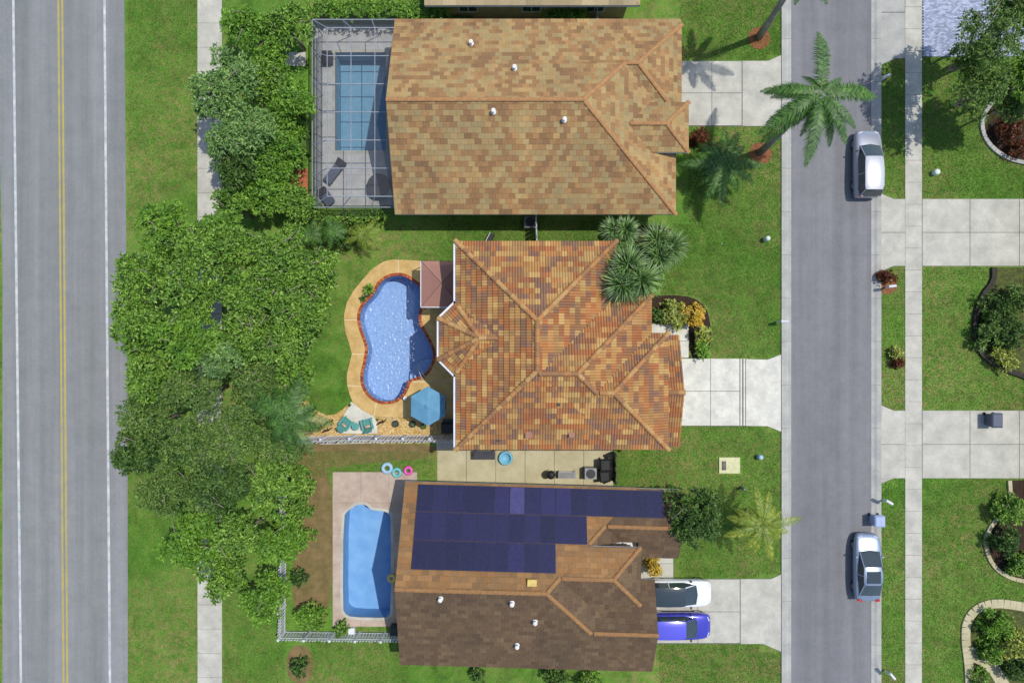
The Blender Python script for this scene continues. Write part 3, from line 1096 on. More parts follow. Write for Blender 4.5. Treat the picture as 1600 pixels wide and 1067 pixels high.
def tile_roof(name, shapes, parent, palette0, mat, tw, ex, ribs=0, rh=0.03, nose=0.035, seed=1, blotch=0.0, runs=0.0):
    """cuts every slope into courses of single tiles, each with its own tone, nose and ribs"""
    rg = random.Random(seed)
    mb = MB()
    deckm = MB()
    colors = {}
    prof = [(0, 0), (.22, .75), (.5, 1), (.78, .75), (1, 0)] if ribs else [(0, 0), (.97, 0), (1, -.4)]
    nr = max(1, ribs)
    cuts = []
    for r_ in range(nr):
        for (a, b) in zip(prof[:-1], prof[1:]):
            cuts.append(((r_ + a[0]) / nr, (r_ + b[0]) / nr, a[1] * rh, b[1] * rh))
    for s, pl, e, poly in roof_pieces(shapes):
        nx_, ny_, c0 = e[0], e[1], e[2]
        ux, uy = -ny_, nx_
        zf = lambda x, y: pl[0] * x + pl[1] * y + pl[2]
        deckm.add([(x, y, zf(x, y) - .012) for x, y in poly], [tuple(range(len(poly)))])
        ds = [nx_ * x + ny_ * y + c0 for x, y in poly]
        cosf = math.cos(math.atan(e[3]))
        exh = ex * cosf
        fid = (shapes.index(s), pl[3])
        palette = palette0(fid) if callable(palette0) else palette0
        for row in range(int(math.floor(min(ds) / exh)), int(math.ceil(max(ds) / exh))):
            v0, v1 = row * exh, (row + 1) * exh
            band = clip_half(poly, nx_, ny_, c0 - v0)
            band = clip_half(band, -nx_, -ny_, v1 - c0)
            if len(band) < 3 or abs(area(band)) < 1e-5:
                continue
            us = [ux * x + uy * y for x, y in band]
            sh = (0.5 * tw if row % 2 else 0) if not ribs else 0
            for colu in range(int(math.floor((min(us) - sh) / tw)), int(math.ceil((max(us) - sh) / tw))):
                u0 = colu * tw + sh
                cell = clip_half(clip_half(band, ux, uy, -u0), -ux, -uy, u0 + tw)
                if len(cell) < 3:
                    continue
                key = (fid, row, colu)
                if key not in colors:
                    prev = colors.get((fid, row, colu - 1))
                    if prev is not None and rg.random() < runs:
                        base = prev
                    else:
                        base = palette[min(len(palette) - 1, int(rg.random() * len(palette)))]
                        if blotch:
                            cx_, cy_ = (ux * u0 + nx_ * v0), (uy * u0 + ny_ * v0)
                            nv = mnoise.noise(Vector((cx_ * 1.3 + seed, cy_ * 1.3, pl[3] * 3.1))) * .5 + .5 + rg.uniform(-blotch, blotch)
                            base = palette[max(0, min(len(palette) - 1, int((nv - .2) / .6 * len(palette))))]
                    colors[key] = base
                base = colors[key]
                j = rg.uniform(.9, 1.1)
                col = (base[0] * j, base[1] * j, base[2] * j, 1)
                lift = rg.uniform(0, .006)
                tl = rg.uniform(-.004, .004)
                for (f0, f1, h0, h1) in cuts:
                    a0, a1 = u0 + f0 * tw, u0 + f1 * tw
                    q = clip_half(clip_half(cell, ux, uy, -a0), -ux, -uy, a1)
                    if len(q) < 3:
                        continue
                    vs = []
                    low = []
                    for (x, y) in q:
                        u = ux * x + uy * y
                        v = nx_ * x + ny_ * y + c0
                        t = (u - a0) / (a1 - a0)
                        fr = (v - v0) / exh
                        zz = zf(x, y) + h0 + (h1 - h0) * t + nose * (1 - fr) + lift + tl * (u - u0) / tw
                        vs.append((x, y, zz))
                        low.append(abs(v - v0) < 1e-5)
                    m_ = len(vs)
                    mb.add(vs, [tuple(range(m_))], col)
                    for i in range(m_):
                        jn = (i + 1) % m_
                        if low[i] and low[jn]:
                            a, b = vs[i], vs[jn]
                            mb.add([a, b, (b[0], b[1], zf(b[0], b[1]) - .01), (a[0], a[1], zf(a[0], a[1]) - .01)], [(0, 3, 2, 1)], col)
    dk = link('roof', deckm, M['deckboard'], parent)
    t = link(name, mb, M[mat], dk, kind='stuff')
    return dk


def ridge_lines(shapes):
    segs = []
    for si, s in enumerate(shapes):
        seen = set()
        for pl, g in s.facets():
            for i in range(len(g)):
                a, b = g[i], g[(i + 1) % len(g)]
                if math.hypot(a[0] - b[0], a[1] - b[1]) < .05:
                    continue
                for q in s.pl:
                    if q[3] <= pl[3]:
                        continue
                    f = lambda p: abs((q[0] - pl[0]) * p[0] + (q[1] - pl[1]) * p[1] + q[2] - pl[2])
                    if f(a) < 1e-4 and f(b) < 1e-4:
                        za, zb = s.h(*a), s.h(*b)
                        za = pl[0] * a[0] + pl[1] * a[1] + pl[2]
                        zb = pl[0] * b[0] + pl[1] * b[1] + pl[2]
                        A, B_ = Vector((a[0], a[1], za)), Vector((b[0], b[1], zb))
                        if A.z > B_.z:
                            A, B_ = B_, A
                        segs.append((si, A, B_))
    out = []
    for si, A, B_ in segs:
        L = (B_ - A).length
        n = max(1, int(L / .1))
        dr_ = Vector((B_.x - A.x, B_.y - A.y, 0)).normalized()
        vis = []
        for k in range(n + 1):
            p = A.lerp(B_, k / n)
            p2 = A.lerp(B_, min(max(k / n, .002), .998))
            ok = True
            for sgn in (-1, 1):
                qx, qy = p2.x - sgn * dr_.y * .12, p2.y + sgn * dr_.x * .12
                own = shapes[si].h(qx, qy)
                if own < -100:
                    continue
                if roof_h(shapes, qx, qy) > own + .012:
                    ok = False
            vis.append(ok and roof_h(shapes, p2.x, p2.y) <= p2.z + .03)
        k = 0
        while k <= n:
            if vis[k]:
                k2 = k
                while k2 < n and vis[k2 + 1]:
                    k2 += 1
                if k2 > k:
                    out.append((A.lerp(B_, k / n), A.lerp(B_, k2 / n)))
                k = k2 + 1
            else:
                k += 1
    return out


def cap_mesh(L, w, h, flat=False):
    mb = MB()
    n = 5
    vs = []
    for (x, sc, dz) in ((-.04, 1.08, .03), (L, .92, 0.0)):
        for k in range(n + 1):
            a = math.pi * k / n
            vs.append((x, -math.cos(a) * w / 2 * sc, math.sin(a) * h * sc - .02 + dz))
    m = n + 1
    mb.add(vs, [(k, m + k, m + k + 1, k + 1) for k in range(n)] + [tuple(range(m))] + [tuple(range(2 * m - 1, m - 1, -1))])
    return mb


def cap_ridges(shapes, parent, L, w, h, cols, name='ridge_tile', lift=.05, seed=3):
    rg = random.Random(seed)
    mes = []
    for c in cols:
        me = cap_mesh(L, w, h).mesh(name, fix=True)
        me.materials.append(c)
        mes.append(me)
    for A, B_ in ridge_lines(shapes):
        d = (B_ - A)
        T = d.length
        if T < .15:
            continue
        n = max(1, round(T / L))
        st = T / n
        d.normalize()
        up = Vector((0, 0, 1))
        y = up.cross(d).normalized()
        z = d.cross(y)
        rot = Matrix((d, y, z)).transposed().to_4x4()
        for k in range(n):
            p = A + d * (k * st) + z * lift
            o = link(name, rg.choice(mes), None, parent)
            o.matrix_world = Matrix.Translation(p) @ rot @ Matrix.Diagonal((st / L, 1, 1, 1))


def eaves(shapes, parent, white=(), depth=.2, mat='white_paint', gut='white_vinyl'):
    """fascia boards and soffit under the roof edge; gutters where asked: (shape index, edge index)"""
    fa = MB()
    so = MB()
    for si, s in enumerate(shapes):
        p = ccw(s.poly)
        k = .003 * si
        so.add([(x, y, s.z - depth + .02 - k) for x, y in p], [tuple(range(len(p)))[::-1]])
        n = len(p)
        for i in range(n):
            a, b = Vector(p[i]), Vector(p[(i + 1) % n])
            za = s.h(a.x, a.y); zb = s.h(b.x, b.y)
            pa = min(q[0] * a.x + q[1] * a.y + q[2] for q in s.pl)
            pb = min(q[0] * b.x + q[1] * b.y + q[2] for q in s.pl)
            mid = (a + b) / 2
            t = (b - a).normalized()
            nn = Vector((t.y, -t.x)) * (.006 + k)
            pm_ = min(q[0] * mid.x + q[1] * mid.y + q[2] for q in s.pl)
            fa.add([(a.x + nn.x, a.y + nn.y, s.z - depth), (mid.x + nn.x, mid.y + nn.y, s.z - depth), (b.x + nn.x, b.y + nn.y, s.z - depth),
                    (b.x + nn.x, b.y + nn.y, pb - .005), (mid.x + nn.x, mid.y + nn.y, pm_ - .005), (a.x + nn.x, a.y + nn.y, pa - .005)],
                   [(0, 1, 4, 5), (1, 2, 3, 4)])
        for (gi, ei) in white:
            if gi != si:
                continue
            ea, eb, ec, _ = s.e[ei]
            pts = [q for q in p if abs(ea * q[0] + eb * q[1] + ec) < 1e-3]
            if len(pts) == 2:
                a, b = Vector(pts[0]), Vector(pts[1])
                t = (b - a).normalized()
                o = Vector((-ea, -eb))
                c = (a + b) / 2 + o * .07
                g = MB().cbox(c.x, c.y, s.z - .03, (b - a).length + .1, .13, .13, rz=math.atan2(t.y, t.x))
                link('gutter', g, M[gut], parent)
    link('fascia', fa, M[mat], parent)
    link('soffit', so, M[mat], parent)


def walls(loop, ztop, parent, mat, win=True, storeys=1, skip=()):
    """wall shell with frames and panes set into the face of each long wall"""
    loop = ccw(loop)
    n = len(loop)
    mb = MB()
    mb.add([(x, y, 0) for x, y in loop] + [(x, y, ztop) for x, y in loop], [(i, (i + 1) % n, n + (i + 1) % n, n + i) for i in range(n)])
    link('wall', mb, M[mat], parent)
    if not win:
        return
    fm = MB(); gm = MB()
    w, h = 1.3, 1.2
    for (x0, x1, z0, z1) in ((-w / 2, w / 2, 0, .07), (-w / 2, w / 2, h - .07, h), (-w / 2, -w / 2 + .07, .07, h - .07), (w / 2 - .07, w / 2, .07, h - .07), (-.03, .03, .07, h - .07)):
        fm.box(x0, x1, -.05, .03, z0, z1)
    gm.box(-w / 2 + .06, w / 2 - .06, -.025, -.005, .06, h - .06)
    fme, gme = fm.mesh('window'), gm.mesh('pane')
    fme.materials.append(M['white_paint']); gme.materials.append(M['glass'])
    for i in range(n):
        if i in skip:
            continue
        a, b = Vector(loop[i]), Vector(loop[(i + 1) % n])
        L = (b - a).length
        if L < 2.6:
            continue
        k = max(1, int(L / 3.6))
        for q in range(k):
            c = a.lerp(b, (q + .5) / k)
            for st_ in range(storeys):
                wo_ = link('window', fme, None, parent, loc=(c.x, c.y, .95 + 2.7 * st_), rz=math.atan2((b - a).y, (b - a).x))
                link('pane', gme, None, wo_)


def u(*v):
    return [x / S for x in v]


# ---- the tiled two-storey house ------------------------------------
EZ = 5.4
fE = (H - EZ) / H


def tx(x):
    return (x - 800) * fE / S


def ty(y):
    return (533.5 - y) * fE / S


SL = .42
WX, SY = tx(712), ty(702)
r1 = rect_shape(WX, tx(963), SY, ty(377), EZ, SL)
r2 = rect_shape(33.3 / S, tx(1018), SY, ty(461), EZ, SL, 'W')
r3 = rect_shape(112 / S, tx(1044), SY, ty(520), EZ, SL, 'W')
# bay with five slopes meeting at one peak, its ridge running back into the main slope
ap = Vector((-43.6 / S, 4.7 / S))
bw, bn, bs = -101 / S, 53.3 / S, -46.5 / S
dw, dn, ds_ = ap.x - bw, bn - ap.y, ap.y - bs
rise = 1.12


def diag(p, q):
    """edge through p, q with the inside on the apex side"""
    p, q = Vector(p), Vector(q)
    n = Vector((-(q - p).y, (q - p).x)).normalized()
    if n.dot(ap - p) < 0:
        n = -n
    c = -n.dot(p)
    return (n.x, n.y, c, rise / (n.dot(ap) + c))


bay = Shape([(1, 0, -bw, rise / dw), (0, -1, bn, rise / dn), (0, 1, -bs, rise / ds_), diag((-101 / S, 31.5 / S), (-78.4 / S, 53.3 / S)),
             diag((-101 / S, -24.4 / S), (-79 / S, -46.5 / S)), (-1, 0, .2, None)], EZ)
gar = rect_shape(205 / S, 244.6 / S, -154 / S, 9.6 / S, 3.0, .38, 'EW')
h1 = thing('tiled_house', 'two storey house with a multicoloured orange, tan and brown clay tile roof', 'house')
main_shapes = [r1, r2, r3, bay]
PAL = [C(212, 168, 108), C(220, 180, 116), C(202, 142, 88), C(200, 130, 80), C(190, 118, 74), C(176, 114, 80), C(156, 118, 98), C(150, 112, 98), C(186, 144, 96), C(210, 158, 98), C(172, 124, 88)]
PAL = [tuple(v * .84 + m_ * .16 for v, m_ in zip(c, C(170, 126, 86))) for c in PAL]
PAL = [(c[0] * .86, c[1] * .89, c[2] * .83) for c in PAL]
rf = tile_roof('roof_tiles', main_shapes, h1, PAL, 'tile', .335, .36, ribs=2, rh=.055, nose=.075, seed=5, runs=.25)
capc = [pm('cap_tan', C(198, 158, 104), C(184, 142, 90), 6, .8, fine=.12), pm('cap_orange', C(188, 138, 86), C(176, 124, 78), 6, .8, fine=.12), pm('cap_brown', C(164, 122, 84), C(152, 110, 76), 6, .8, fine=.12)]
cap_ridges(main_shapes, rf, .42, .30, .13, capc, lift=.07)
grf = tile_roof('roof_tiles', [gar], h1, PAL, 'tile', .335, .36, ribs=2, rh=.055, nose=.075, seed=9, runs=.25)
cap_ridges([gar], grf, .42, .30, .13, capc)
eaves(main_shapes, h1, white=((0, 0), (3, 0), (3, 3), (3, 4)), depth=.22)
eaves([gar], h1, depth=.2)
io = .55
walls([(WX + io, SY + io), (tx(1044) - io, SY + io), (tx(1044) - io, ty(520) - io), (tx(1018) - io, ty(520) - io), (tx(1018) - io, ty(461) - io),
       (tx(963) - io, ty(461) - io), (tx(963) - io, ty(377) - io), (WX + io, ty(377) - io)], EZ - .1, h1, 'stucco', storeys=2, skip=(1,))
bl = [(bw + io, 31.5 / S - .25), (-78.4 / S + .25, 53.3 / S - io), (WX + io + .01, 53.3 / S - io), (WX + io + .01, bs + io), (-79 / S + .25, bs + io), (bw + io, -24.4 / S + .25)]
walls(bl, EZ - .1, h1, 'stucco', win=False)
# garage block below the front hip
gx1 = 244.6 / S - .65
walls([(200 / S, -154 / S + io), (gx1, -154 / S + io), (gx1, 9.6 / S - io), (200 / S, 9.6 / S - io)], 2.9, h1, 'stucco', win=False)
gt = MB()
yy0, yy1 = -154 / S + io, 9.6 / S - io
ym_ = (yy0 + yy1) / 2
gt.add([(gx1, yy0, 2.9), (gx1, yy1, 2.9), (gx1, ym_, 2.9 + .38 * (yy1 - yy0) / 2 + .12)], [(0, 1, 2)])
link('gable', gt, M['stucco'], h1)
gd = link('garage_door', MB().box(gx1, gx1 + .05, ym_ - 2.4, ym_ + 2.4, 0.05, 2.15), M['white_paint'], h1)
for i in range(4):
    link('door_panel', MB().box(gx1 + .05, gx1 + .075, ym_ - 2.35, ym_ + 2.35, .08 + i * .52, .55 + i * .52), M['white_paint'], gd)
# roof vents on the southern slope
for (a, b_, s_) in ((826, 679, .24), (893, 679, .2), (873, 632, .11), (779, 688, .1)):
    z = 6.2
    q = P(a, b_, z)
    for _ in range(3):
        z = roof_h(main_shapes, q.x, q.y) + .1
        q = P(a, b_, z)
    v = MB().cbox(0, 0, s_ * .4, s_ * 1.5, s_ * 1.4, s_ * .9, rx=-.2)
    v.cbox(0, 0, s_ * .95, s_ * 1.7, s_ * 1.6, .03, rx=-.2)
    link('roof_vent', v, pm('vent_brown', C(170, 120, 100), None, 4, .6) if s_ > .15 else M['dark_grey'], h1, loc=(q.x, q.y, z - .08))

# ---- northern neighbour --------------------------------------------
zN = 3.2
fN = (H - zN) / H


def nx_(x):
    return (x - 800) * fN / S


def ny_(y):
    return (533.5 - y) * fN / S


n1 = rect_shape(nx_(617), nx_(1056), ny_(335), ny_(30), zN, .5, 'W')
n2 = Shape([(1, 0, -nx_(900), None), (-1, 0, nx_(1063.5), .5, .25), (0, 1, -ny_(168), .5, .7), (0, -1, ny_(30.2), .5, .01)], zN)
zP = 4.1
fP = (H - zP) / H
n3 = rect_shape(130 / S, (1076 - 800) * fP / S, (533.5 - 238) * fP / S, (533.5 - 160) * fP / S, zP, .5)
h2 = thing('shingled_house', 'house with a mottled tan and brown shingle roof, north of the tiled house', 'house')
nshapes = [n1, n2, n3]
PALN = [C(150, 112, 80), C(164, 120, 82), C(182, 136, 92), C(192, 156, 106), C(188, 160, 112), C(180, 156, 112), C(166, 124, 86)]
PALN = [tuple(v * .78 + m_ * .22 for v, m_ in zip(c, C(172, 138, 98))) for c in PALN]
PALN = [(c[0] * .88, c[1] * .93, c[2] * .90) for c in PALN]
rfn = tile_roof('roof_shingles', nshapes, h2, PALN, 'shingle', .42, .34, ribs=0, nose=.02, seed=21, blotch=.16)
capn = [pm('cap_north', C(188, 144, 96), C(168, 124, 84), 5, .9)]
cap_ridges(nshapes, rfn, .4, .26, .06, capn, 'ridge_cap', .02)
eaves(nshapes, h2, depth=.2)
w0, e0, s0, n0 = nx_(617) + .45, nx_(1056) - .6, ny_(335) + .6, ny_(30) - .6
walls([(w0, s0), (e0, s0), (e0, n0), (w0, n0)], zN - .05, h2, 'stucco_tan')
gm_ = MB().add([(w0, s0, zN - .05), (w0, n0, zN - .05), (w0, (s0 + n0) / 2, zN + .5 * (n0 - s0) / 2 + .2)], [(0, 2, 1)])
link('gable', gm_, M['stucco_tan'], h2)
walls([(e0 - 3, (533.5 - 238) * fP / S + .5), ((1076 - 800) * fP / S - .5, (533.5 - 238) * fP / S + .5), ((1076 - 800) * fP / S - .5, (533.5 - 160) * fP / S - .5), (e0 - 3, (533.5 - 160) * fP / S - .5)], zP - .1, h2, 'stucco_tan', win=False)


def vent_pipe(a, b_, shapes, parent, zz=5):
    q = P(a, b_, zz)
    for _ in range(4):
        z = roof_h(shapes, q.x, q.y)
        q = P(a, b_, z + .2)
    v = MB().lathe([(.16, -.1), (.16, .05), (.07, .08), (.07, .3), (.13, .32), (.13, .38), (0, .42)], 12)
    link('vent_pipe', v.mesh('vent_pipe', fix=True), M['white_paint'], parent, loc=(q.x, q.y, z + .03))


for a, b_ in ((736, 67), (804, 106), (771, 174), (882, 187)):
    vent_pipe(a, b_, nshapes, h2)

# ---- southern neighbour --------------------------------------------
zS = 3.0
fS = (H - zS) / H


def sx(x):
    return (x - 800) * fS / S


def sy(y):
    return (533.5 - y) * fS / S


ROT = -.028
m1 = rect_shape(sx(633), 184.8 / S, sy(1038), sy(752), zS, .5, 'W')
m2 = rect_shape(0, 212.6 / S, sy(1037.8), -338 / S, zS, .5, 'E')
# the middle body continues the main northern slope and drops to its own raised eave in the south and east
m3 = Shape([(1, 0, -40 / S, None), (-1, 0, 185 / S, .5), (0, 1, 362 / S, .5), (0, -1, sy(752), .5, zS - 4.65), (0, -1, -281 / S, None)], 4.65)
m4 = rect_shape(20 / S, sx(1063), -306 / S, sy(753), zS, .5, 'E')
sshapes = [m1, m2, m3, m4]
h3 = thing('solar_roof_house', 'house with a dark brown shingle roof covered by dark blue solar panels', 'house')
PALS = [C(106, 86, 66), C(112, 91, 70), C(101, 82, 64), C(117, 97, 73), C(108, 88, 68)]
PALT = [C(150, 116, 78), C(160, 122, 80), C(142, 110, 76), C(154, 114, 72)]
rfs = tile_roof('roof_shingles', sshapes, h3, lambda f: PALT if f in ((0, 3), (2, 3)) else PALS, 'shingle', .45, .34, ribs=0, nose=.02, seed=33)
caps = [pm('cap_south', C(168, 128, 84), C(152, 112, 74), 5, .9)]
cap_ridges(sshapes, rfs, .45, .26, .06, caps, 'ridge_cap', .02)
eaves(sshapes, h3, depth=.2)
w0, e0, s0, n0 = sx(633) + .45, 184.8 / S - .6, sy(1038) + .6, sy(752) - .6
walls([(w0, s0), (212.6 / S - .6, s0), (212.6 / S - .6, -338 / S - .6), (e0, -338 / S - .6), (e0, -306 / S + .6), (sx(1063) - .5, -306 / S + .6), (sx(1063) - .5, n0), (w0, n0)], zS - .05, h3, 'stucco_tan')
gm_ = MB().add([(w0, s0, zS - .05), (w0, n0, zS - .05), (w0, (s0 + n0) / 2, zS + .5 * (n0 - s0) / 2 + .2)], [(0, 2, 1)])
x_ = sx(1063) - .5
gm_.add([(x_, -306 / S + .6, zS - .05), (x_, n0, zS - .05), (x_, (-306 / S + .6 + n0) / 2, zS + .5 * (n0 + 306 / S - .6) / 2 + .2)], [(0, 1, 2)])
x_ = 212.6 / S - .6
gm_.add([(x_, s0, zS - .05), (x_, -338 / S - .6, zS - .05), (x_, (-338 / S - .6 + s0) / 2, zS + .5 * (-338 / S - .6 - s0) / 2 + .2)], [(0, 1, 2)])
link('gable', gm_, M['stucco_tan'], h3)
sgd = link('garage_door', MB().box(x_, x_ + .05, (s0 - 341 / S) / 2 - 2.5, (s0 - 341 / S) / 2 + 2.0, 0.05, 2.15), M['white_paint'], h3)
walls([(60 / S, -362 / S + .4), (185 / S - .4, -362 / S + .4), (185 / S - .4, -281 / S - .35), (60 / S, -281 / S - .35)], 4.5, h3, 'stucco_tan', win=False)
for a, b_ in ((693, 934), (805, 938), (842, 966), (815, 1004)):
    vent_pipe(a, b_, sshapes, h3)
v = MB().box(-.28, .28, -.2, .2, 0, .25)
q = P(835, 902, 5.6)
link('roof_vent', v, pm('vent_cream', C(235, 205, 120), None, 3, .6), h3, loc=(q.x, q.y, roof_h(sshapes, q.x, q.y)))

M['panel_frame'] = pm('panel_frame', C(68, 70, 100), None, 4, .4, metal=.4, fine=.02)
# solar panels, each one a part of its roof
th = math.atan(.5)
pw, ph = .985, 1.76
frm = MB().box(-pw / 2 + .008, pw / 2 - .008, -ph / 2 + .008, ph / 2 - .008, 0, .04).mesh('solar_panel')
frm.materials.append(M['panel_frame'])
cel = MB()
cel.box(-pw / 2 + .035, pw / 2 - .035, -ph / 2 + .035, ph / 2 - .035, .035, .044)
celm = cel.mesh('solar_cells'); celm.materials.append(M['solar'])
celb = cel.mesh('solar_cells'); celb.materials.append(M['solar_bright'])
y_top = sy(752) - .12
rows = [(651, 16), (648, 11), (646, 9)]
for ri, (xs, cnt) in enumerate(rows):
    dy = ph * math.cos(th)
    yc = y_top - (ri + .5) * dy * 1.005
    zc = zS + .5 * (sy(752) - yc) + .08
    x0 = (651 - 800) / S * (H - 4.0) / H
    for k in range(cnt):
        o = link('solar_panel', frm, None, rfs, loc=(x0 + (k + .5) * pw * 1.004, yc, zc))
        o.rotation_euler = (-th, 0, 0)
        link('solar_cells', celb if (ri == 0 and k == 6) else celm, None, o)
# a faint heading difference: the southern house stands turned by a degree
h3.rotation_euler = (0, 0, ROT)
piv = Vector((sx(633), sy(752), 0))
rotm = Matrix.Rotation(ROT, 3, 'Z')
h3.location = piv - rotm @ piv

# ---- house at the very top edge ------------------------------------
zT = 3.0
fT = (H - zT) / H
t1 = rect_shape((663 - 800) * fT / S, (1000 - 800) * fT / S, (533.5 - 9) * fT / S, (533.5 + 190) * fT / S, zT, .42)
h4 = thing('neighbour_house', 'edge of a pale tan roof along the top border behind the hedge', 'house')
rft = tile_roof('roof_shingles', [t1], h4, [C(186, 168, 130), C(196, 178, 140), C(176, 158, 122)], 'shingle', .9, .6, ribs=0, nose=.02, seed=41)
eaves([t1], h4)
walls([(t1.poly[0][0] + .6 if False else (663 - 800) * fT / S + .6, (533.5 - 9) * fT / S + .6), ((1000 - 800) * fT / S - .6, (533.5 - 9) * fT / S + .6), ((1000 - 800) * fT / S - .6, (533.5 + 190) * fT / S - .6), ((663 - 800) * fT / S + .6, (533.5 + 190) * fT / S - .6)], zT - .05, h4, 'stucco_tan')
# the houses across the street end the driveways; only their shade reaches the picture
for (ya, yb) in ((270, 470), (600, 770)):
    hx = rect_shape(gx(1626), gx(1900), gy(yb), gy(ya), 3.0, .42)
    hh = thing('neighbour_house', 'house beyond the right border whose shade ends the ' + ('upper' if ya < 400 else 'lower') + ' driveway', 'house')
    tile_roof('roof_shingles', [hx], hh, [C(186, 168, 130), C(176, 158, 122)], 'shingle', 1.2, .8, ribs=0, nose=.02, seed=44)
    eaves([hx], hh)
    walls([(gx(1626) + .6, gy(yb) + .6), (gx(1900) - .6, gy(yb) + .6), (gx(1900) - .6, gy(ya) - .6), (gx(1626) + .6, gy(ya) - .6)], 2.95, hh, 'stucco_tan')

# ------------------------------------------------------------ screen cage over the northern pool
cg = thing('screen_enclosure', 'aluminium framed screen enclosure over the rectangular pool of the northern house', 'pool enclosure')
cz, ct = 2.5, 3.5
cw, cs, cn, ce = (488 - 800) / S * (H - cz) / H, (533.5 - 324) / S * (H - cz) / H, (533.5 - 31) / S * (H - cz) / H, nx_(617) + .3
iw, is_, in_ = cw + 1.25, cs + .5, cn - 1.0
nby = 6
ys = [cs + (cn - cs) * i / nby for i in range(nby + 1)]
yt = [is_ + (in_ - is_) * i / nby for i in range(nby + 1)]
nbx = 3
xs_ = [iw + (ce - iw) * i / nbx for i in range(nbx + 1)]
beam = lambda a, b, w=.055: link('beam', MB().tube([a, b], w * .68, 4), M['cage_frame'], cg)
for i in range(nby + 1):
    beam((cw, ys[i], 0), (cw, ys[i], cz), .04)
    beam((cw, ys[i], cz), (iw, yt[i], ct))
    beam((iw, yt[i], ct), (ce, yt[i], ct))
for i in range(nbx + 1):
    beam((xs_[i], is_, ct), (xs_[i], in_, ct), .045)
    xb = cw + (ce - cw) * i / nbx
    beam((xb, cs, 0), (xb, cs, cz), .04)
    beam((xb, cn, 0), (xb, cn, cz), .04)
    beam((xb, cs, cz), (xs_[i], is_, ct), .045)
    beam((xb, cn, cz), (xs_[i], in_, ct), .045)
for a, b in (((cw, cs, cz), (cw, cn, cz)), ((cw, cs, cz), (ce, cs, cz)), ((cw, cn, cz), (ce, cn, cz)), ((cw, cs, 1.1), (cw, cn, 1.1))):
    beam(a, b)
q4 = lambda *v: link('screen_panel', MB().add(list(v), [(0, 1, 2, 3)]), M['screen'], cg)
for i in range(nby):
    q4((cw, ys[i], cz), (iw, yt[i], ct), (iw, yt[i + 1], ct), (cw, ys[i + 1], cz))
    q4((cw, ys[i], 0), (cw, ys[i], cz), (cw, ys[i + 1], cz), (cw, ys[i + 1], 0))
    for j in range(nbx):
        q4((xs_[j], yt[i], ct), (xs_[j + 1], yt[i], ct), (xs_[j + 1], yt[i + 1], ct), (xs_[j], yt[i + 1], ct))
for j in range(nbx):
    xa, xb = cw + (ce - cw) * j / nbx, cw + (ce - cw) * (j + 1) / nbx
    for (yy, yi) in ((cs, is_), (cn, in_)):
        q4((xa, yy, cz), (xb, yy, cz), (xs_[j + 1], yi, ct), (xs_[j], yi, ct))
        q4((xa, yy, 0), (xb, yy, 0), (xb, yy, cz), (xa, yy, cz))

# ------------------------------------------------------------ gazebo
gz = 2.35
ga = thing('gazebo', 'brown mauve fabric gazebo with a hipped canopy between pool and tiled house', 'gazebo')
gp_ = [P(657.5, 480, gz), P(657.5, 408, gz), P(722, 408, gz), P(722, 480, gz)]
pk = P(690, 442, 2.95)
for i in range(4):
    a, b = gp_[i], gp_[(i + 1) % 4]
    nseg = 5
    mb = MB()
    for k in range(nseg):
        p0, p1 = a.lerp(b, k / nseg), a.lerp(b, (k + 1) / nseg)
        m0, m1 = p0.lerp(pk, .5) - Vector((0, 0, .03)), p1.lerp(pk, .5) - Vector((0, 0, .03))
        mb.add([p0, p1, m1, m0], [(0, 1, 2, 3)])
        mb.add([m0, m1, pk], [(0, 1, 2)])
    link('canopy_panel', mb, M['canopy_mauve'], ga)
    lo = Vector((0, 0, -.14))
    link('valance', MB().add([a + lo, b + lo, b, a], [(0, 1, 2, 3)]), M['dark_grey'] if i in (1,) else M['canopy_mauve'], ga)
    link('leg', MB().tube([(a.x + (.06 if i < 2 else -.06), a.y, 0.06), (a.x + (.06 if i < 2 else -.06), a.y, gz - .03)], .035, 8), M['dark_grey'], ga)
    link('rib', MB().tube([a + Vector((0, 0, .01)), a.lerp(pk, .5) - Vector((0, 0, .02)), pk], .014, 4), M['dark_grey'], ga)
    link('rail', MB().tube([a + Vector((0, 0, -.02)), b + Vector((0, 0, -.02))], .04 if i in (0, 3) else .02, 6), M['white_vinyl'] if i in (0, 3) else M['dark_grey'], ga)

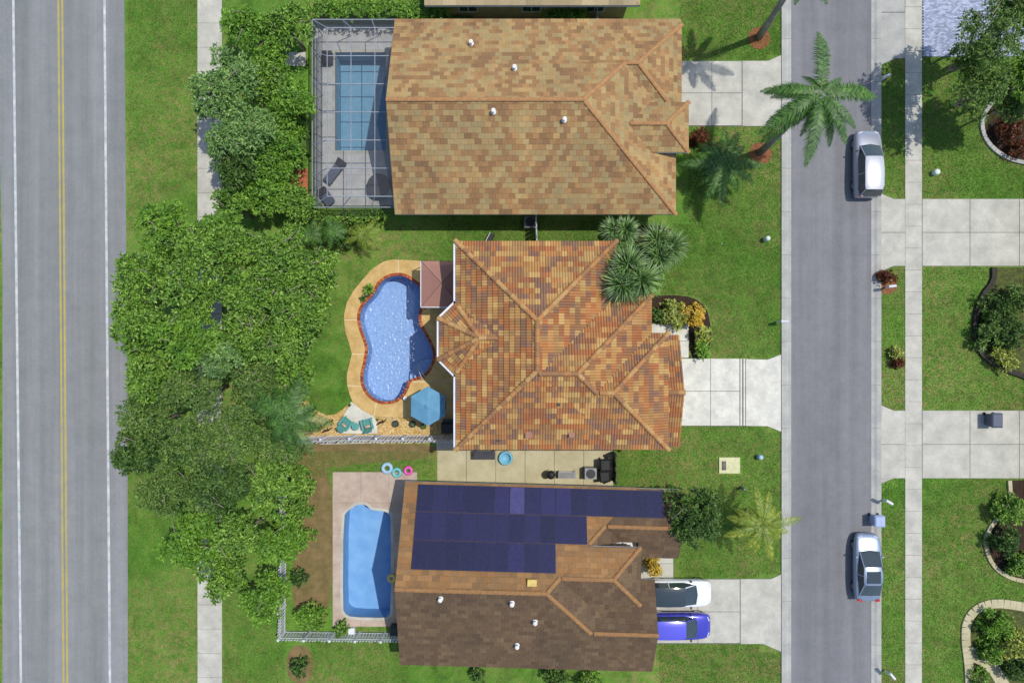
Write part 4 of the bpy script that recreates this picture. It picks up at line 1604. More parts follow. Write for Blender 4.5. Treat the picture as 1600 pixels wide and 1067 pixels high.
# ------------------------------------------------------------ umbrella
uc = P(669, 634.3, 2.3)
um = thing('patio_umbrella', 'light blue six sided patio umbrella open beside the pool and house', 'umbrella', (uc.x, uc.y, .06))
link('base', MB().lathe([(.26, 0), (.26, .05), (.08, .09), (.04, .3)], 20).mesh('base', True, True), M['dark_grey'], um)
link('pole', MB().tube([(0, 0, .05), (0, 0, 2.75)], .022, 8).mesh('pole', True), M['dark_grey'], um)
RU = 1.30
for k in range(6):
    a0, a1 = R(90 + 60 * k), R(150 + 60 * k)
    mb = MB()
    for (t0, t1) in ((.0, .33), (.33, .66), (.66, 1.0)):
        z = lambda t, e=0: 2.76 - .46 * t ** 1.15 - e * .05 * t
        pts = []
        for t in (t0, t1):
            for s in (0, .25, .5, .75, 1):
                e = 1 - abs(s - .5) * 2
                p = Vector((math.cos(a0), math.sin(a0), 0)).lerp(Vector((math.cos(a1), math.sin(a1), 0)), s) * RU * t
                pts.append((p.x, p.y, z(t, e * .8)))
        mb.add(pts, [(i, i + 1, 6 + i, 5 + i) for i in range(4)] if t0 > 0 else [(0, 6 + i, 5 + i) for i in range(4)])
    p0, p1 = Vector((math.cos(a0), math.sin(a0), 0)) * RU, Vector((math.cos(a1), math.sin(a1), 0)) * RU
    mb.add([(p0.x, p0.y, 2.30), (p1.x, p1.y, 2.30), (p1.x, p1.y, 2.2), (p0.x, p0.y, 2.2)], [(0, 1, 2, 3)])
    link('canopy_panel', mb.mesh('canopy_panel', fix=False), M['umbrella_blue'], um)
    link('rib', MB().tube([(0, 0, 2.74), (p0.x * .5, p0.y * .5, 2.5), (p0.x, p0.y, 2.29)], .012, 4), M['dark_grey'], um)
link('vent_cap', MB().lathe([(.2, 2.74), (.1, 2.79), (.03, 2.82), (.02, 2.9), (0, 2.92)], 6), M['umbrella_blue'], um)

# ------------------------------------------------------------ furniture on the patio
def pl(mb, *a, **k):
    mb.cbox(*a, **k)
    return mb


def adirondack(label, pxy, rz):
    q = P(*pxy, .5)
    o = thing('garden_chair', label, 'chair', (q.x, q.y, .05), rz)
    for i in range(5):       # seat slats run across
        link('seat_slat', MB().cbox(0, .28 - i * .115, .40 - (4 - i) * 0 - i * .025, .54, .105, .025, rx=.2), M['teal_plastic'], o)
    for i in range(5):       # fan back
        a = (i - 2)
        L = .78 - abs(a) * .05
        link('back_slat', MB().cbox(a * .112, -.42, .28 + L / 2 * .9, .104, .025, L, rx=.5), M['teal_plastic'], o)
    for s in (-1, 1):
        link('arm', MB().cbox(s * .34, -.02, .56, .14, .72, .028), M['teal_plastic'], o)
        link('leg', MB().cbox(s * .32, .28, .28, .04, .11, .56), M['teal_plastic'], o)
        link('leg', MB().cbox(s * .30, -.36, .2, .04, .1, .42, rx=.25), M['teal_plastic'], o)
    return o, q


for lab, c, rz in (('left teal slatted garden chair with a peach cushion, turned towards the pool', (540.5, 661), R(-38)), ('right teal slatted garden chair with a peach cushion, facing the left one', (573.5, 662), R(14))):
    o, q = adirondack(lab, c, rz)
    mb = MB()
    mb.lathe([(.02, -.06), (.16, -.04), (.19, 0), (.16, .04), (.02, .06)], 14)
    me = mb.mesh('cushion', True, True)
    v = Matrix.Rotation(rz, 3, 'Z') @ Vector((0, -.2, 0))
    cu = link('cushion', me, M['fabric_peach'], loc=(q.x + v.x, q.y + v.y, .55), scale=(1.15, .62, 1))
    cu.rotation_euler = (.6, 0, rz)
    tag(cu, 'peach lumbar cushion on the ' + ('left' if c[0] < 550 else 'right') + ' teal garden chair', 'cushion', 'peach cushions')
q = P(555.5, 666, .45)
tb = thing('side_table', 'small round teal table between the two teal garden chairs', 'table', (q.x, q.y, .05))
link('table_top', MB().lathe([(0, .43), (.26, .43), (.27, .45), (.26, .47), (0, .47)], 24).mesh('t', fix=True), M['teal_plastic'], tb)
for k in range(3):
    a = R(30 + 120 * k)
    link('leg', MB().tube([(math.cos(a) * .16, math.sin(a) * .16, .43), (math.cos(a) * .2, math.sin(a) * .2, 0)], .02, 6), M['teal_plastic'], tb)
# covered grill and chair beside the house
q = P(699, 669, 1.0)
gr = thing('grill', 'black covered grill in the corner between the house wall and the white fence', 'grill', (q.x, q.y, .05))
link('cover', MB().box(-.42, .42, -.36, .36, .12, .95).mesh('cover', fix=True), M['black'], gr)
link('lid', MB().cbox(0, 0, 1.0, .8, .62, .12), M['black'], gr)
link('shelf', MB().cbox(.02, .5, .8, .7, .25, .04), M['dark_grey'], gr)
q = P(693, 633.5, .8)
ch = thing('patio_chair', 'black chair back peeking out from under the blue umbrella', 'chair', (q.x - .1, q.y, .06))
link('backrest', MB().cbox(.2, 0, .68, .05, .5, .45, ry=.15), M['black'], ch)
link('seat', MB().cbox(-.04, 0, .43, .46, .5, .05), M['black'], ch)
for a in (-1, 1):
    for b in (-1, 1):
        link('leg', MB().tube([(a * .2, b * .22, 0), (a * .2, b * .22, .43)], .015, 6), M['black'], ch)
q = P(633, 622, .4)
sk = thing('garden_stool', 'small round white stool on the deck left of the blue umbrella', 'stool', (q.x, q.y, .065))
link('seat', MB().lathe([(0, .38), (.13, .38), (.13, .42), (0, .43)], 16).mesh('s', fix=True), M['white_vinyl'], sk)
link('leg', MB().lathe([(.1, 0), (.04, .1), (.04, .38)], 12), M['white_vinyl'], sk)


def pot(label, pxy, r, h, fol, leaf_r, z0=.06, potmat='dark_grey', n=40, group=None, L=None):
    q = P(pxy[0], pxy[1], h)
    o = thing('potted_plant', label, 'potted plant', (q.x, q.y, z0), 0, group)
    link('pot', MB().lathe([(r * .7, 0), (r, h), (r * .88, h), (r * .8, h * .85), (0, h * .85)], 16).mesh('pot', True), M[potmat], o)
    mb = MB()
    for k in range(n):
        a = rnd.uniform(0, 6.283)
        el = rnd.uniform(.25, 1.35)
        d = Vector((math.cos(a) * math.cos(el), math.sin(a) * math.cos(el), math.sin(el)))
        s = Vector((-math.sin(a), math.cos(a), 0)) * .035
        b0 = Vector((0, 0, h * .8))
        ll = leaf_r * rnd.uniform(.6, 1.1)
        t = b0 + d * ll - Vector((0, 0, ll * .25))
        m_ = b0 + d * ll * .55
        mb.add([b0 - s * .4, m_ - s, t, m_ + s, b0 + s * .4], [(0, 1, 2, 3, 4)])
    link('foliage', mb, M[fol], o)
    return o


pot('bright green palmlike plant in a round pot on the pool deck', (577, 452), .22, .35, 'fol_bright', .55, n=110)
pot('small dark green plant in a pot at the left edge of the pool', (567, 467), .16, .25, 'fol_dark', .36, n=60)
pot('empty looking round grey pot between the two plants on the pool deck', (574.5, 459), .2, .3, 'fol_olive', .12, n=8)
pot('dark round pot on gravel, left one of the three in the row by the umbrella', (618, 662), .24, .3, 'fol_olive', .2, z0=.01, n=14)
pot('dark round pot on gravel, middle one of the three in the row by the umbrella', (645, 662.5), .24, .3, 'fol_olive', .2, z0=.01, n=14)
pot('dark round pot on gravel under the lower tip of the umbrella', (662, 666), .2, .3, 'fol_olive', .26, z0=.01, n=30)
pot('small dark pot on gravel beyond the white picket fence', (586, 683.5), .2, .25, 'fol_olive', .2, z0=.01, n=14)
pot('dark green clipped plant at the upper tip of the white concrete patch', (546, 633), .1, .15, 'fol_dark', .16, z0=.01, n=40)
pot('tiny dark plant right of the right teal chair', (589.5, 655.5), .07, .1, 'fol_dark', .14, z0=.01, n=30)
for lab, c, rz in (('dark driftwood stick lying on gravel right of the teal chairs', (596, 660), .45), ('dark driftwood stick lying on gravel left of the teal chairs', (514, 660), .5), ('dark weathered wood piece by the fence left of the teal chairs', (511, 672.5), .4)):
    q = P(*c)
    m_ = MB().tube([(-.38, 0, .05), (-.1, .05, .12), (.15, -.02, .1), (.4, .06, .14)], [.04, .08, .06, .03], 6)
    m_.tube([(.1, 0, .1), (.2, .2, .22)], [.04, .015], 5)
    tag(link('driftwood', m_, M['mulch'], loc=(q.x, q.y, 0), rz=rz), lab, 'driftwood', 'driftwood on the gravel')

# ------------------------------------------------------------ fences
def picket_fence(label, pts, h, pitch, w, mat='white_vinyl', postevery=1.9, cat='fence', thick=.03, tilt=0.0):
    o = thing('picket_fence', label, cat)
    pm_ = MB().box(-w / 2, w / 2, -thick / 2, thick / 2, .05, h)
    pm_.add([(-w / 2, -thick / 2, h), (w / 2, -thick / 2, h), (0, -thick / 2, h + .05), (-w / 2, thick / 2, h), (w / 2, thick / 2, h), (0, thick / 2, h + .05)],
            [(0, 1, 2), (4, 3, 5), (0, 2, 5, 3), (1, 4, 5, 2)])
    pme = pm_.mesh('picket'); pme.materials.append(M[mat])
    po = MB().box(-.065, .065, -.065, .065, 0, h + .08)
    po.add([(-.08, -.08, h + .08), (.08, -.08, h + .08), (.08, .08, h + .08), (-.08, .08, h + .08), (0, 0, h + .16)], [(0, 1, 4), (1, 2, 4), (2, 3, 4), (3, 0, 4), (3, 2, 1, 0)])
    pom = po.mesh('post'); pom.materials.append(M[mat])
    for a, b in zip(pts[:-1], pts[1:]):
        a, b = Vector(a), Vector(b)
        L = (b - a).length
        ang = math.atan2((b - a).y, (b - a).x)
        k = max(1, round(L / pitch))
        for i in range(k):
            p = a.lerp(b, (i + .5) / k)
            pk_ = link('picket', pme, None, o, loc=(p.x, p.y, 0), rz=ang)
            pk_.rotation_euler = (tilt + rnd.uniform(-.02, .02), -tilt * .8 + rnd.uniform(-.015, .015), ang)
        k = max(1, round(L / postevery))
        for i in range(k + 1):
            p = a.lerp(b, i / k)
            link('post', pom, None, o, loc=(p.x, p.y, 0), rz=ang)
        nn = Vector((-(b - a).y, (b - a).x)).normalized() * .045
        m = (a + b) / 2
        for z in (.3, h - .25):
            link('rail', MB().cbox(m.x + nn.x * (1 if not tilt else -1) , m.y + nn.y - tilt * z * 1.0, z, L, .02, .035, rz=ang), M[mat], o)
    return o


picket_fence('white picket fence along the gravel bed from the palm to the house', [P2(468, 682), P2(555, 679.5), P2(716, 680)], 1.75, .235, .125, tilt=.13)
picket_fence('white picket fence boxing in the yard of the solar roof house on two sides', [P2(449, 740), P2(446, 985), P2(640, 988)], 1.5, .2, .12)
picket_fence('white gate fence closing the gap between the tiled and the northern house', [P2(836, 333), P2(837, 385)], 1.75, .15, .13)
picket_fence('grey fence running up to the top border from the northern house', [P2(929, 50), P2(929, -60)], 1.7, .15, .13, mat='alu')
picket_fence('dark fence at the right end of the beige patio', [P2(957, 706), P2(957, 748)], 1.5, .15, .14, mat='dark_grey')

# small fixtures -----------------------------------------------------
def bollard(name, label, cat, pxy, r, h, mat, n=16):
    q = P(pxy[0], pxy[1], h)
    m_ = MB().lathe([(r * .9, 0), (r, .05), (r, h * .85), (r * .7, h * .97), (0, h)], n)
    o = link(name, m_.mesh(name, True, True), M[mat], loc=(q.x, q.y, 0))
    tag(o, label, cat)
    return o


M['mint'] = pm('mint', C(228, 242, 228), C(215, 232, 220), 3, .5, fine=.03)
M['pale_blue'] = pm('pale_blue', C(176, 206, 226), C(160, 194, 216), 3, .5, fine=.03)
bollard('utility_pedestal', 'small round white utility pedestal in the front lawn of the tiled house', 'utility box', (1201, 372), .17, .7, 'mint')
bollard('utility_pedestal', 'pale blue round utility pedestal in the lawn below the tiled house driveway', 'utility box', (1190, 715), .17, .6, 'pale_blue')
bollard('utility_pedestal', 'pale mint utility pedestal in the lawn across the street at the top right', 'utility box', (1466, 268), .2, .5, 'mint')
bollard('garden_post', 'short grey post in the lawn of the solar roof house', 'post', (1164, 765), .1, .8, 'grey_metal')
bollard('sprinkler', 'tiny white sprinkler head in the middle of the front lawn', 'sprinkler', (1128, 381), .035, .12, 'white_vinyl', 8)


def mailbox(label, pxy, rz, mat='white_vinyl', post='white_vinyl'):
    q = P(pxy[0], pxy[1], 1.1)
    o = thing('mailbox', label, 'mailbox', (q.x, q.y, 0), rz)
    link('post', MB().box(-.05, .05, -.05, .05, 0, 1.0), M[post], o)
    link('arm', MB().cbox(.12, 0, .95, .5, .07, .06), M[post], o)
    prof = [(-.09, 0), (.09, 0), (.09, .14), (.06, .2), (0, .225), (-.06, .2), (-.09, .14)]
    m_ = MB().add([(x, y, z + .99) for x in (-.12, .38) for y, z in prof], [(i, (i + 1) % 7, 7 + (i + 1) % 7, 7 + i) for i in range(7)] + [tuple(range(6, -1, -1)), tuple(range(7, 14))])
    bx = link('box', m_, M[mat], o)
    link('door', MB().cbox(.385, 0, 1.08, .015, .17, .17), M[mat], bx)
    link('flag', MB().cbox(.2, .1, 1.2, .12, .01, .06), M['tail_lamp'], bx)


mailbox('white mailbox by the kerb in front of the tiled house lawn', (1223, 502), 0)
mailbox('white mailbox on the grass strip at the top, near the palm frond tip', (1388, 118), R(205))
mailbox('white mailbox in the mulch ring with a shrub across the street', (1397, 447), R(185))
mailbox('white mailbox tilted on the grass strip above the silver sedan', (1392, 786), R(150))
mailbox('pale mailbox at the bottom of the grass strip across the street', (1396, 1058), R(130))


def bin_(name, label, pxy, mat, w=.6, d=.7, h=1.05, rz=0, lid=None):
    q = P(pxy[0], pxy[1], h)
    o = thing(name, label, 'wheelie bin', (q.x, q.y, 0.03), rz)
    m_ = MB().add([(-w * .4, -d * .38, .05), (w * .4, -d * .38, .05), (w * .4, d * .38, .05), (-w * .4, d * .38, .05), (-w / 2, -d / 2, h - .08), (w / 2, -d / 2, h - .08), (w / 2, d / 2, h - .08), (-w / 2, d / 2, h - .08)],
                  [(0, 3, 2, 1), (0, 1, 5, 4), (1, 2, 6, 5), (2, 3, 7, 6), (3, 0, 4, 7), (4, 5, 6, 7)])
    link('body', m_, M[mat], o)
    link('lid', MB().add([(-w / 2 - .02, -d / 2 - .03, h - .08), (w / 2 + .02, -d / 2 - .03, h - .08), (w / 2 + .02, d / 2 + .02, h - .08), (-w / 2 - .02, d / 2 + .02, h - .08), (-w * .42, -d * .4, h), (w * .42, -d * .4, h), (w * .42, d * .42, h), (-w * .42, d * .42, h)],
                         [(0, 3, 2, 1), (4, 5, 6, 7), (0, 1, 5, 4), (1, 2, 6, 5), (2, 3, 7, 6), (3, 0, 4, 7)]), M[lid or mat], o)
    for s in (-1, 1):
        wl = link('wheel', MB().tube([(-.03, 0, 0), (.03, 0, 0)], .1, 12), M['rubber'], o, loc=(s * w * .42, d * .4, .1))
    link('handle', MB().tube([(-w * .35, d / 2 + .06, h - .06), (w * .35, d / 2 + .06, h - .06)], .018, 6), M[lid or mat], o)


M['bin_blue'] = pm('bin_blue', C(176, 192, 226), C(165, 182, 216), 3, .5, fine=.03)
M['bin_slate'] = pm('bin_slate', C(92, 100, 118), C(84, 92, 110), 3, .5, fine=.03)
bin_('wheelie_bin', 'pale blue wheelie bin at the kerb above the silver sedan', (1375.5, 815), 'bin_blue', .68, .72, 1.0)
bin_('wheelie_bin', 'dark slate wheelie bin standing on the lower driveway across the street', (1559, 657), 'bin_slate', .72, .95, 1.0)
bin_('wheelie_bin', 'black wheelie bin at the right end of the beige patio', (946, 727), 'black', .65, .75, 1.0)
bin_('wheelie_bin', 'black wheelie bin beside the grey machine on the beige patio', (945, 745), 'black', .65, .7, 1.0, rz=.1)
# utility pad
q = P(1140, 727, .1)
ut = thing('utility_box', 'pale concrete utility pad with a dark slot in the lawn below the driveway', 'utility box', (q.x, q.y, 0))
link('pad', MB().box(-.72, .72, -.55, .55, 0, .1), pm('pad_cream', C(226, 224, 176), None, 4, .85), ut)
link('cover', MB().box(-.52, -.26, -.32, .3, .1, .16), M['joint'], ut)
# things on the beige patio
q = P(757, 711, .75)
t_ = thing('patio_table', 'dark rectangular table at the top edge of the beige patio', 'table', (q.x, q.y, .045))
link('table_top', MB().box(-.72, .72, -.3, .3, .70, .74), M['dark_grey'], t_)
for a in (-1, 1):
    for b in (-1, 1):
        link('leg', MB().box(a * .62 - .03, a * .62 + .03, b * .24 - .03, b * .24 + .03, 0, .7), M['dark_grey'], t_)
q = P(790, 716, .3)
m_ = MB().lathe([(.42, .02), (.5, .18), (.46, .3), (.36, .3), (.34, .1), (0, .08)], 24)
tag(link('paddling_pool', m_.mesh('paddling_pool', True), pm('toy_teal', C(120, 200, 205), C(130, 180, 226), 8, .5), loc=(q.x, q.y, .05)), 'small round turquoise paddling pool on the beige patio', 'paddling pool')
q = P(861, 742, .9)
bq = thing('kettle_grill', 'round black kettle grill on the beige patio near the roof edge', 'grill', (q.x, q.y, .045))
link('bowl', MB().lathe([(.02, .55), (.22, .62), (.3, .78), (.28, .92), (.14, 1.02), (0, 1.04)], 20).mesh('b', True), M['black'], bq)
for k in range(3):
    a = R(120 * k)
    link('leg', MB().tube([(math.cos(a) * .14, math.sin(a) * .14, .62), (math.cos(a) * .3, math.sin(a) * .3, 0)], .015, 6), M['grey_metal'], bq)
q = P(886, 743, .6)
be = thing('garden_bench', 'pale grey bench on the beige patio beside the kettle grill', 'bench', (q.x, q.y, .045))
for i in range(4):
    link('seat_slat', MB().box(-.6, .6, -.22 + i * .11, -.13 + i * .11, .42, .45), M['grey_metal'], be)
link('backrest', MB().cbox(0, .3, .65, 1.2, .04, .35, rx=-.15), M['grey_metal'], be)
for s in (-1, 1):
    link('leg', MB().box(s * .55 - .03, s * .55 + .03, -.2, .26, 0, .42), M['grey_metal'], be)
q = P(923, 740, .8)
ac = thing('air_conditioner', 'grey square air conditioning unit on the beige patio', 'air conditioner', (q.x, q.y, .045))
link('cabinet', MB().box(-.4, .4, -.38, .38, 0, .78), M['grey_metal'], ac)
link('fan_grille', MB().lathe([(.32, .78), (.32, .81), (.28, .81), (.27, .785), (.05, .785), (.05, .8), (0, .8)], 20), M['dark_grey'], ac)
q = P(903, 738, .9)
# toys at the corner of the southern pool
for lab, c, r_, mt in (('pale blue inflatable ring at the upper corner of the southern pool deck', (605, 731), .42, 'pale_blue'), ('turquoise inflatable ring between the pale blue and pink ones', (620, 738), .36, 'teal_toy'), ('pink inflatable ring next to the corner of the solar roof house', (638, 735), .34, 'pink_toy'), ('pale yellow inflatable ring at the house side of the southern pool', (612, 903), .32, 'yellow_toy')):
    if mt not in M:
        M[mt] = pm(mt, {'teal_toy': C(120, 205, 205), 'pink_toy': C(240, 105, 190), 'yellow_toy': C(242, 222, 120)}[mt], None, 4, .4, fine=.02)
    q = P(*c, .15)
    m_ = MB()
    N1, N2 = 20, 8
    m_.add([((r_ * .68 + r_ * .32 * math.cos(b)) * math.cos(a), (r_ * .68 + r_ * .32 * math.cos(b)) * math.sin(a), r_ * .32 * (1 + math.sin(b))) for a in [6.2832 * i / N1 for i in range(N1)] for b in [6.2832 * j / N2 for j in range(N2)]],
           [(i * N2 + j, ((i + 1) % N1) * N2 + j, ((i + 1) % N1) * N2 + (j + 1) % N2, i * N2 + (j + 1) % N2) for i in range(N1) for j in range(N2)])
    tag(link('swim_ring', m_.mesh('swim_ring', True), M[mt], loc=(q.x, q.y, .07)), lab, 'swim ring', 'inflatable rings by the southern pool')
# storage box & small plants on the pool's lower edge
for lab, c, sx_, sy_, hh_, mt in (('dark storage box in the lower right corner of the southern pool deck', (618, 985), .7, .6, .6, 'dark_grey'), ('white planter box at the lower edge of the southern pool deck', (549, 986), .4, .4, .4, 'white_vinyl')):
    q = P(*c, hh_)
    o = thing('storage_box', lab, 'box', (q.x, q.y, .03))
    link('box', MB().box(-sx_ / 2, sx_ / 2, -sy_ / 2, sy_ / 2, 0, hh_ * .85), M[mt], o)
    link('lid', MB().box(-sx_ / 2 - .02, sx_ / 2 + .02, -sy_ / 2 - .02, sy_ / 2 + .02, hh_ * .85, hh_), M[mt], o)
# bins near the screened pool and the slim black thing on the northern lawn
q = P(766, 372, .5)
hs = thing('hose_reel', 'narrow black hose reel with a white edge on the grass north of the tiled house', 'hose reel', (q.x, q.y, 0), R(-28))
link('case', MB().box(-.16, .16, -.34, .34, 0, .5), M['black'], hs)
link('trim', MB().box(-.2, -.162, -.34, .34, 0, .52), M['white_vinyl'], hs)
link('hose', MB().tube([(.16, -.1, .05), (.45, -.1, .03), (.8, .0, .03), (1.0, .1, .03)], .018, 6), M['white_vinyl'], hs)
q = P(835, 349, .8)
ax_ = thing('air_conditioner', 'grey unit half hidden beside the gate between the two houses', 'air conditioner', (q.x - .3, q.y + .1, 0))
link('cabinet', MB().box(-.4, .4, -.38, .38, 0, .78), M['grey_metal'], ax_)
link('fan_grille', MB().lathe([(.32, .78), (.32, .81), (.05, .8), (0, .8)], 20), M['dark_grey'], ax_)


# furniture inside the screen enclosure
def lounger(label, c, rz, L=1.9, w=.65):
    q = P(*c, .4)
    o = thing('sun_lounger', label, 'sun lounger', (q.x, q.y, .06), rz)
    link('frame', MB().box(-w / 2, w / 2, -L / 2, L / 2, .26, .32), M['dark_grey'], o)
    link('cushion', MB().cbox(0, -.25, .36, w * .92, L * .68, .08), M['bin_slate'], o)
    link('backrest', MB().cbox(0, L * .33, .5, w * .92, L * .34, .08, rx=.55), M['dark_grey'], o)
    for a in (-1, 1):
        for b in (-1, 1):
            link('leg', MB().box(a * w * .42 - .03, a * w * .42 + .03, b * L * .4 - .03, b * L * .4 + .03, 0, .26), M['dark_grey'], o)


lounger('dark sun lounger standing diagonally below the rectangular screened pool', (523, 268), R(-38))
lounger('dark low chair in the lower left corner of the screen enclosure', (509, 307), R(35), 1.2, .7)
q = P(592, 290, .75)
rt = thing('round_table', 'dark round table in the shade inside the screen enclosure', 'table', (q.x, q.y, .06))
link('table_top', MB().lathe([(0, .7), (.78, .7), (.8, .73), (0, .74)], 28), M['dark_grey'], rt)
link('pedestal', MB().lathe([(.35, 0), (.06, .06), (.06, .7)], 14), M['dark_grey'], rt)
q = P(511, 90, .5)
sb = thing('storage_box', 'dark deck box in the upper left corner of the screen enclosure', 'box', (q.x, q.y, .06))
link('box', MB().box(-.32, .32, -.4, .4, 0, .5), M['dark_grey'], sb)
link('lid', MB().box(-.34, .34, -.42, .42, .5, .56), M['black'], sb)


# ------------------------------------------------------------ cars
def paint(name, c, metal=.3, rough=.28):
    m, nt, b = base_mat(name)
    b.inputs['Base Color'].default_value = c
    b.inputs['Metallic'].default_value = metal
    b.inputs['Roughness'].default_value = rough
    b.inputs['Coat Weight'].default_value = .8
    b.inputs['Coat Roughness'].default_value = .06
    return m


def car(label, xy, rz, L, W, Hh, body, kind='sedan', roofmat=None, sunroof=None, group=None):
    o = thing('parked_car', label, 'car', (xy[0], xy[1], .02), rz, group)
    # stations along y (front is +y): y, half width, hood/belt height
    h = L / 2
    wz = W / 2
    if kind == 'sedan':
        st_ = [(-h, .70, .62), (-h + .12, .86, .80), (-h + .5, .95, .92), (-h * .45, 1.0, .95), (0, 1.0, .93), (h * .38, 1.0, .92), (h * .62, .98, .84), (h - .35, .90, .74), (h - .1, .76, .62), (h, .58, .52)]
        gh = [(-h * .80, .80, .93), (-h * .50, .80, 1.0), (-h * .22, .80, 1.0), (h * .1, .80, 1.0), (h * .46, .84, .92)]
        roof_y = (-h * .42, h * .10)
        top = Hh
    else:
        st_ = [(-h, .80, .72), (-h + .08, .92, .95), (-h + .4, .97, 1.02), (-h * .45, 1.0, 1.02), (0, 1.0, 1.0), (h * .38, 1.0, .99), (h * .60, .98, .93), (h - .35, .92, .84), (h - .1, .80, .70), (h, .64, .58)]
        roof_y = (-h * .84, h * .12)
        top = Hh
    prof = lambda w, zb: [(w * .90, .22), (w * .985, .38), (w, zb * .72), (w * .97, zb * .90), (w * .86, zb * .99), (w * .5, zb * 1.035), (0, zb * 1.045)]
    mb = MB()
    N = 13
    for (y, wf, zb) in st_:
        pr = prof(wz * wf, zb)
        ring = [(-x * 1.035, y * 1.01, z) for x, z in pr] + [(x * 1.035, y * 1.01, z) for x, z in pr[:-1][::-1]]
        mb.v += ring
    for i in range(len(st_) - 1):
        for k in range(N - 1):
            mb.f.append((i * N + k, (i + 1) * N + k, (i + 1) * N + k + 1, i * N + k + 1)); mb.c.append(None)
        mb.f.append((i * N + N - 1, (i + 1) * N + N - 1, (i + 1) * N, i * N)); mb.c.append(None)
    mb.f.append(tuple(range(N))); mb.c.append(None)
    mb.f.append(tuple(range(len(st_) * N - 1, (len(st_) - 1) * N - 1, -1))); mb.c.append(None)
    b_ = link('body', mb.mesh('body', True, True), body, o)
    sd = b_.modifiers.new('sub', 'SUBSURF'); sd.levels = 1; sd.render_levels = 2
    zb = .98 if kind != 'sedan' else .90
    y0, y1 = roof_y
    yw = h * (.50 if kind == 'sedan' else .50)     # windscreen foot
    yr = -h * (.80 if kind == 'sedan' else .985)   # rear glass foot
    bw_, tw_ = wz * .90, wz * .70
    zg = zb * 1.0
    g = MB()
    foot = [(-bw_ * .86, yr, zg), (-bw_, y0 + .1, zg - .02), (-bw_, y1, zg - .02), (-bw_ * .84, yw, zg), (bw_ * .84, yw, zg), (bw_, y1, zg - .02), (bw_, y0 + .1, zg - .02), (bw_ * .86, yr, zg)]
    tp = [(-tw_ * .94, y0, top - .06), (-tw_, y0 + .5, top - .02), (-tw_, y1 - .25, top - .02), (-tw_ * .96, y1, top - .07), (tw_ * .96, y1, top - .07), (tw_, y1 - .25, top - .02), (tw_, y0 + .5, top - .02), (tw_ * .94, y0, top - .06)]
    cen = [(0, yw + .1, zg + .03), (0, y1 + .02, top - .045), (0, y0 - .02, top - .03), (0, yr - .03, zg + .02)]
    g.add(foot + tp, [(0, 1, 9, 8), (1, 2, 10, 9), (2, 3, 11, 10), (4, 5, 13, 12), (5, 6, 14, 13), (6, 7, 15, 14)])
    link('side_window', g, M['glass'], o)
    g = MB().add([foot[3], foot[4], tp[4], tp[3], cen[0], cen[1]], [(0, 4, 5, 3), (4, 1, 2, 5)])
    link('windscreen', g.mesh('w', True), M['glass'], o)
    g = MB().add([foot[7], foot[0], tp[0], tp[7], cen[3], cen[2]], [(0, 4, 5, 3), (4, 1, 2, 5)])
    link('rear_window', g.mesh('w', True), M['glass'], o)
    rp = MB()
    ysr = [y0 - .02, y0 + .3, (y0 + y1) / 2, y1 - .3, y1 + .02]
    zz = [top - .05, top + .01, top + .03, top + .005, top - .055]
    for y, z, s in zip(ysr, zz, (.95, 1.02, 1.03, 1.02, .97)):
        rp.v += [(x * tw_ * s, y, z - dz) for x, dz in ((-1.0, .045), (-.8, .005), (-.4, -.01), (0, -.015), (.4, -.01), (.8, .005), (1.0, .045))]
    for i in range(4):
        for k in range(6):
            rp.f.append((i * 7 + k, i * 7 + k + 1, (i + 1) * 7 + k + 1, (i + 1) * 7 + k)); rp.c.append(None)
    link('roof', rp.mesh('roof', True), roofmat or body, o)
    if sunroof:
        link('sunroof', MB().cbox(0, (y0 + y1) / 2 + sunroof[0], top + .045, tw_ * 1.45, sunroof[1], .02), M['glass'], o)
    link('wiper', MB().tube([(-.45, yw + .02, zb + .05), (-.02, yw - .12, zb + .11)], .012, 4), M['black'], o)
    link('wiper', MB().tube([(.1, yw + .04, zb + .05), (.5, yw - .12, zb + .10)], .012, 4), M['black'], o)
    for s in (-1, 1):
        for (a, b__) in ((foot[3], tp[3]), (foot[0], tp[0]), (((-bw_), (y0 + y1) / 2, zg), ((-tw_), (y0 + y1) / 2, top - .03))):
            a2, b2 = (s * -1 * a[0], a[1], a[2]), (s * -1 * b__[0], b__[1], b__[2])
            link('pillar', MB().tube([a2, b2], .035, 6), body, o)
        mz = zb + .06
        link('mirror', MB().cbox(s * (wz - .01), yw - .35, mz - .04, .15, .09, .11, rz=s * -.2), M['dark_grey'] if 'white' in label else body, o)
        link('headlight', MB().cbox(s * wz * .60, h - .235, .635 if kind == 'sedan' else .735, .30, .16, .09, rz=s * -.42, rx=.35), M['head_lamp'], o)
        link('tail_light', MB().cbox(s * wz * .68, -h + .09, .78 if kind == 'sedan' else .92, .26, .12, .14, rz=s * .3), M['tail_lamp'], o)
        for yy in (h * .62, -h * .62):
            wh = link('wheel', MB().tube([(-.11, 0, 0), (.11, 0, 0)], .33, 20).mesh('wheel'), M['rubber'], o, loc=(s * (wz - .15), yy, .31))
            rm = MB().tube([(s * .1, 0, 0), (s * .125, 0, 0)], .21, 14)
            link('rim', rm, M['rim'], wh)
    return o


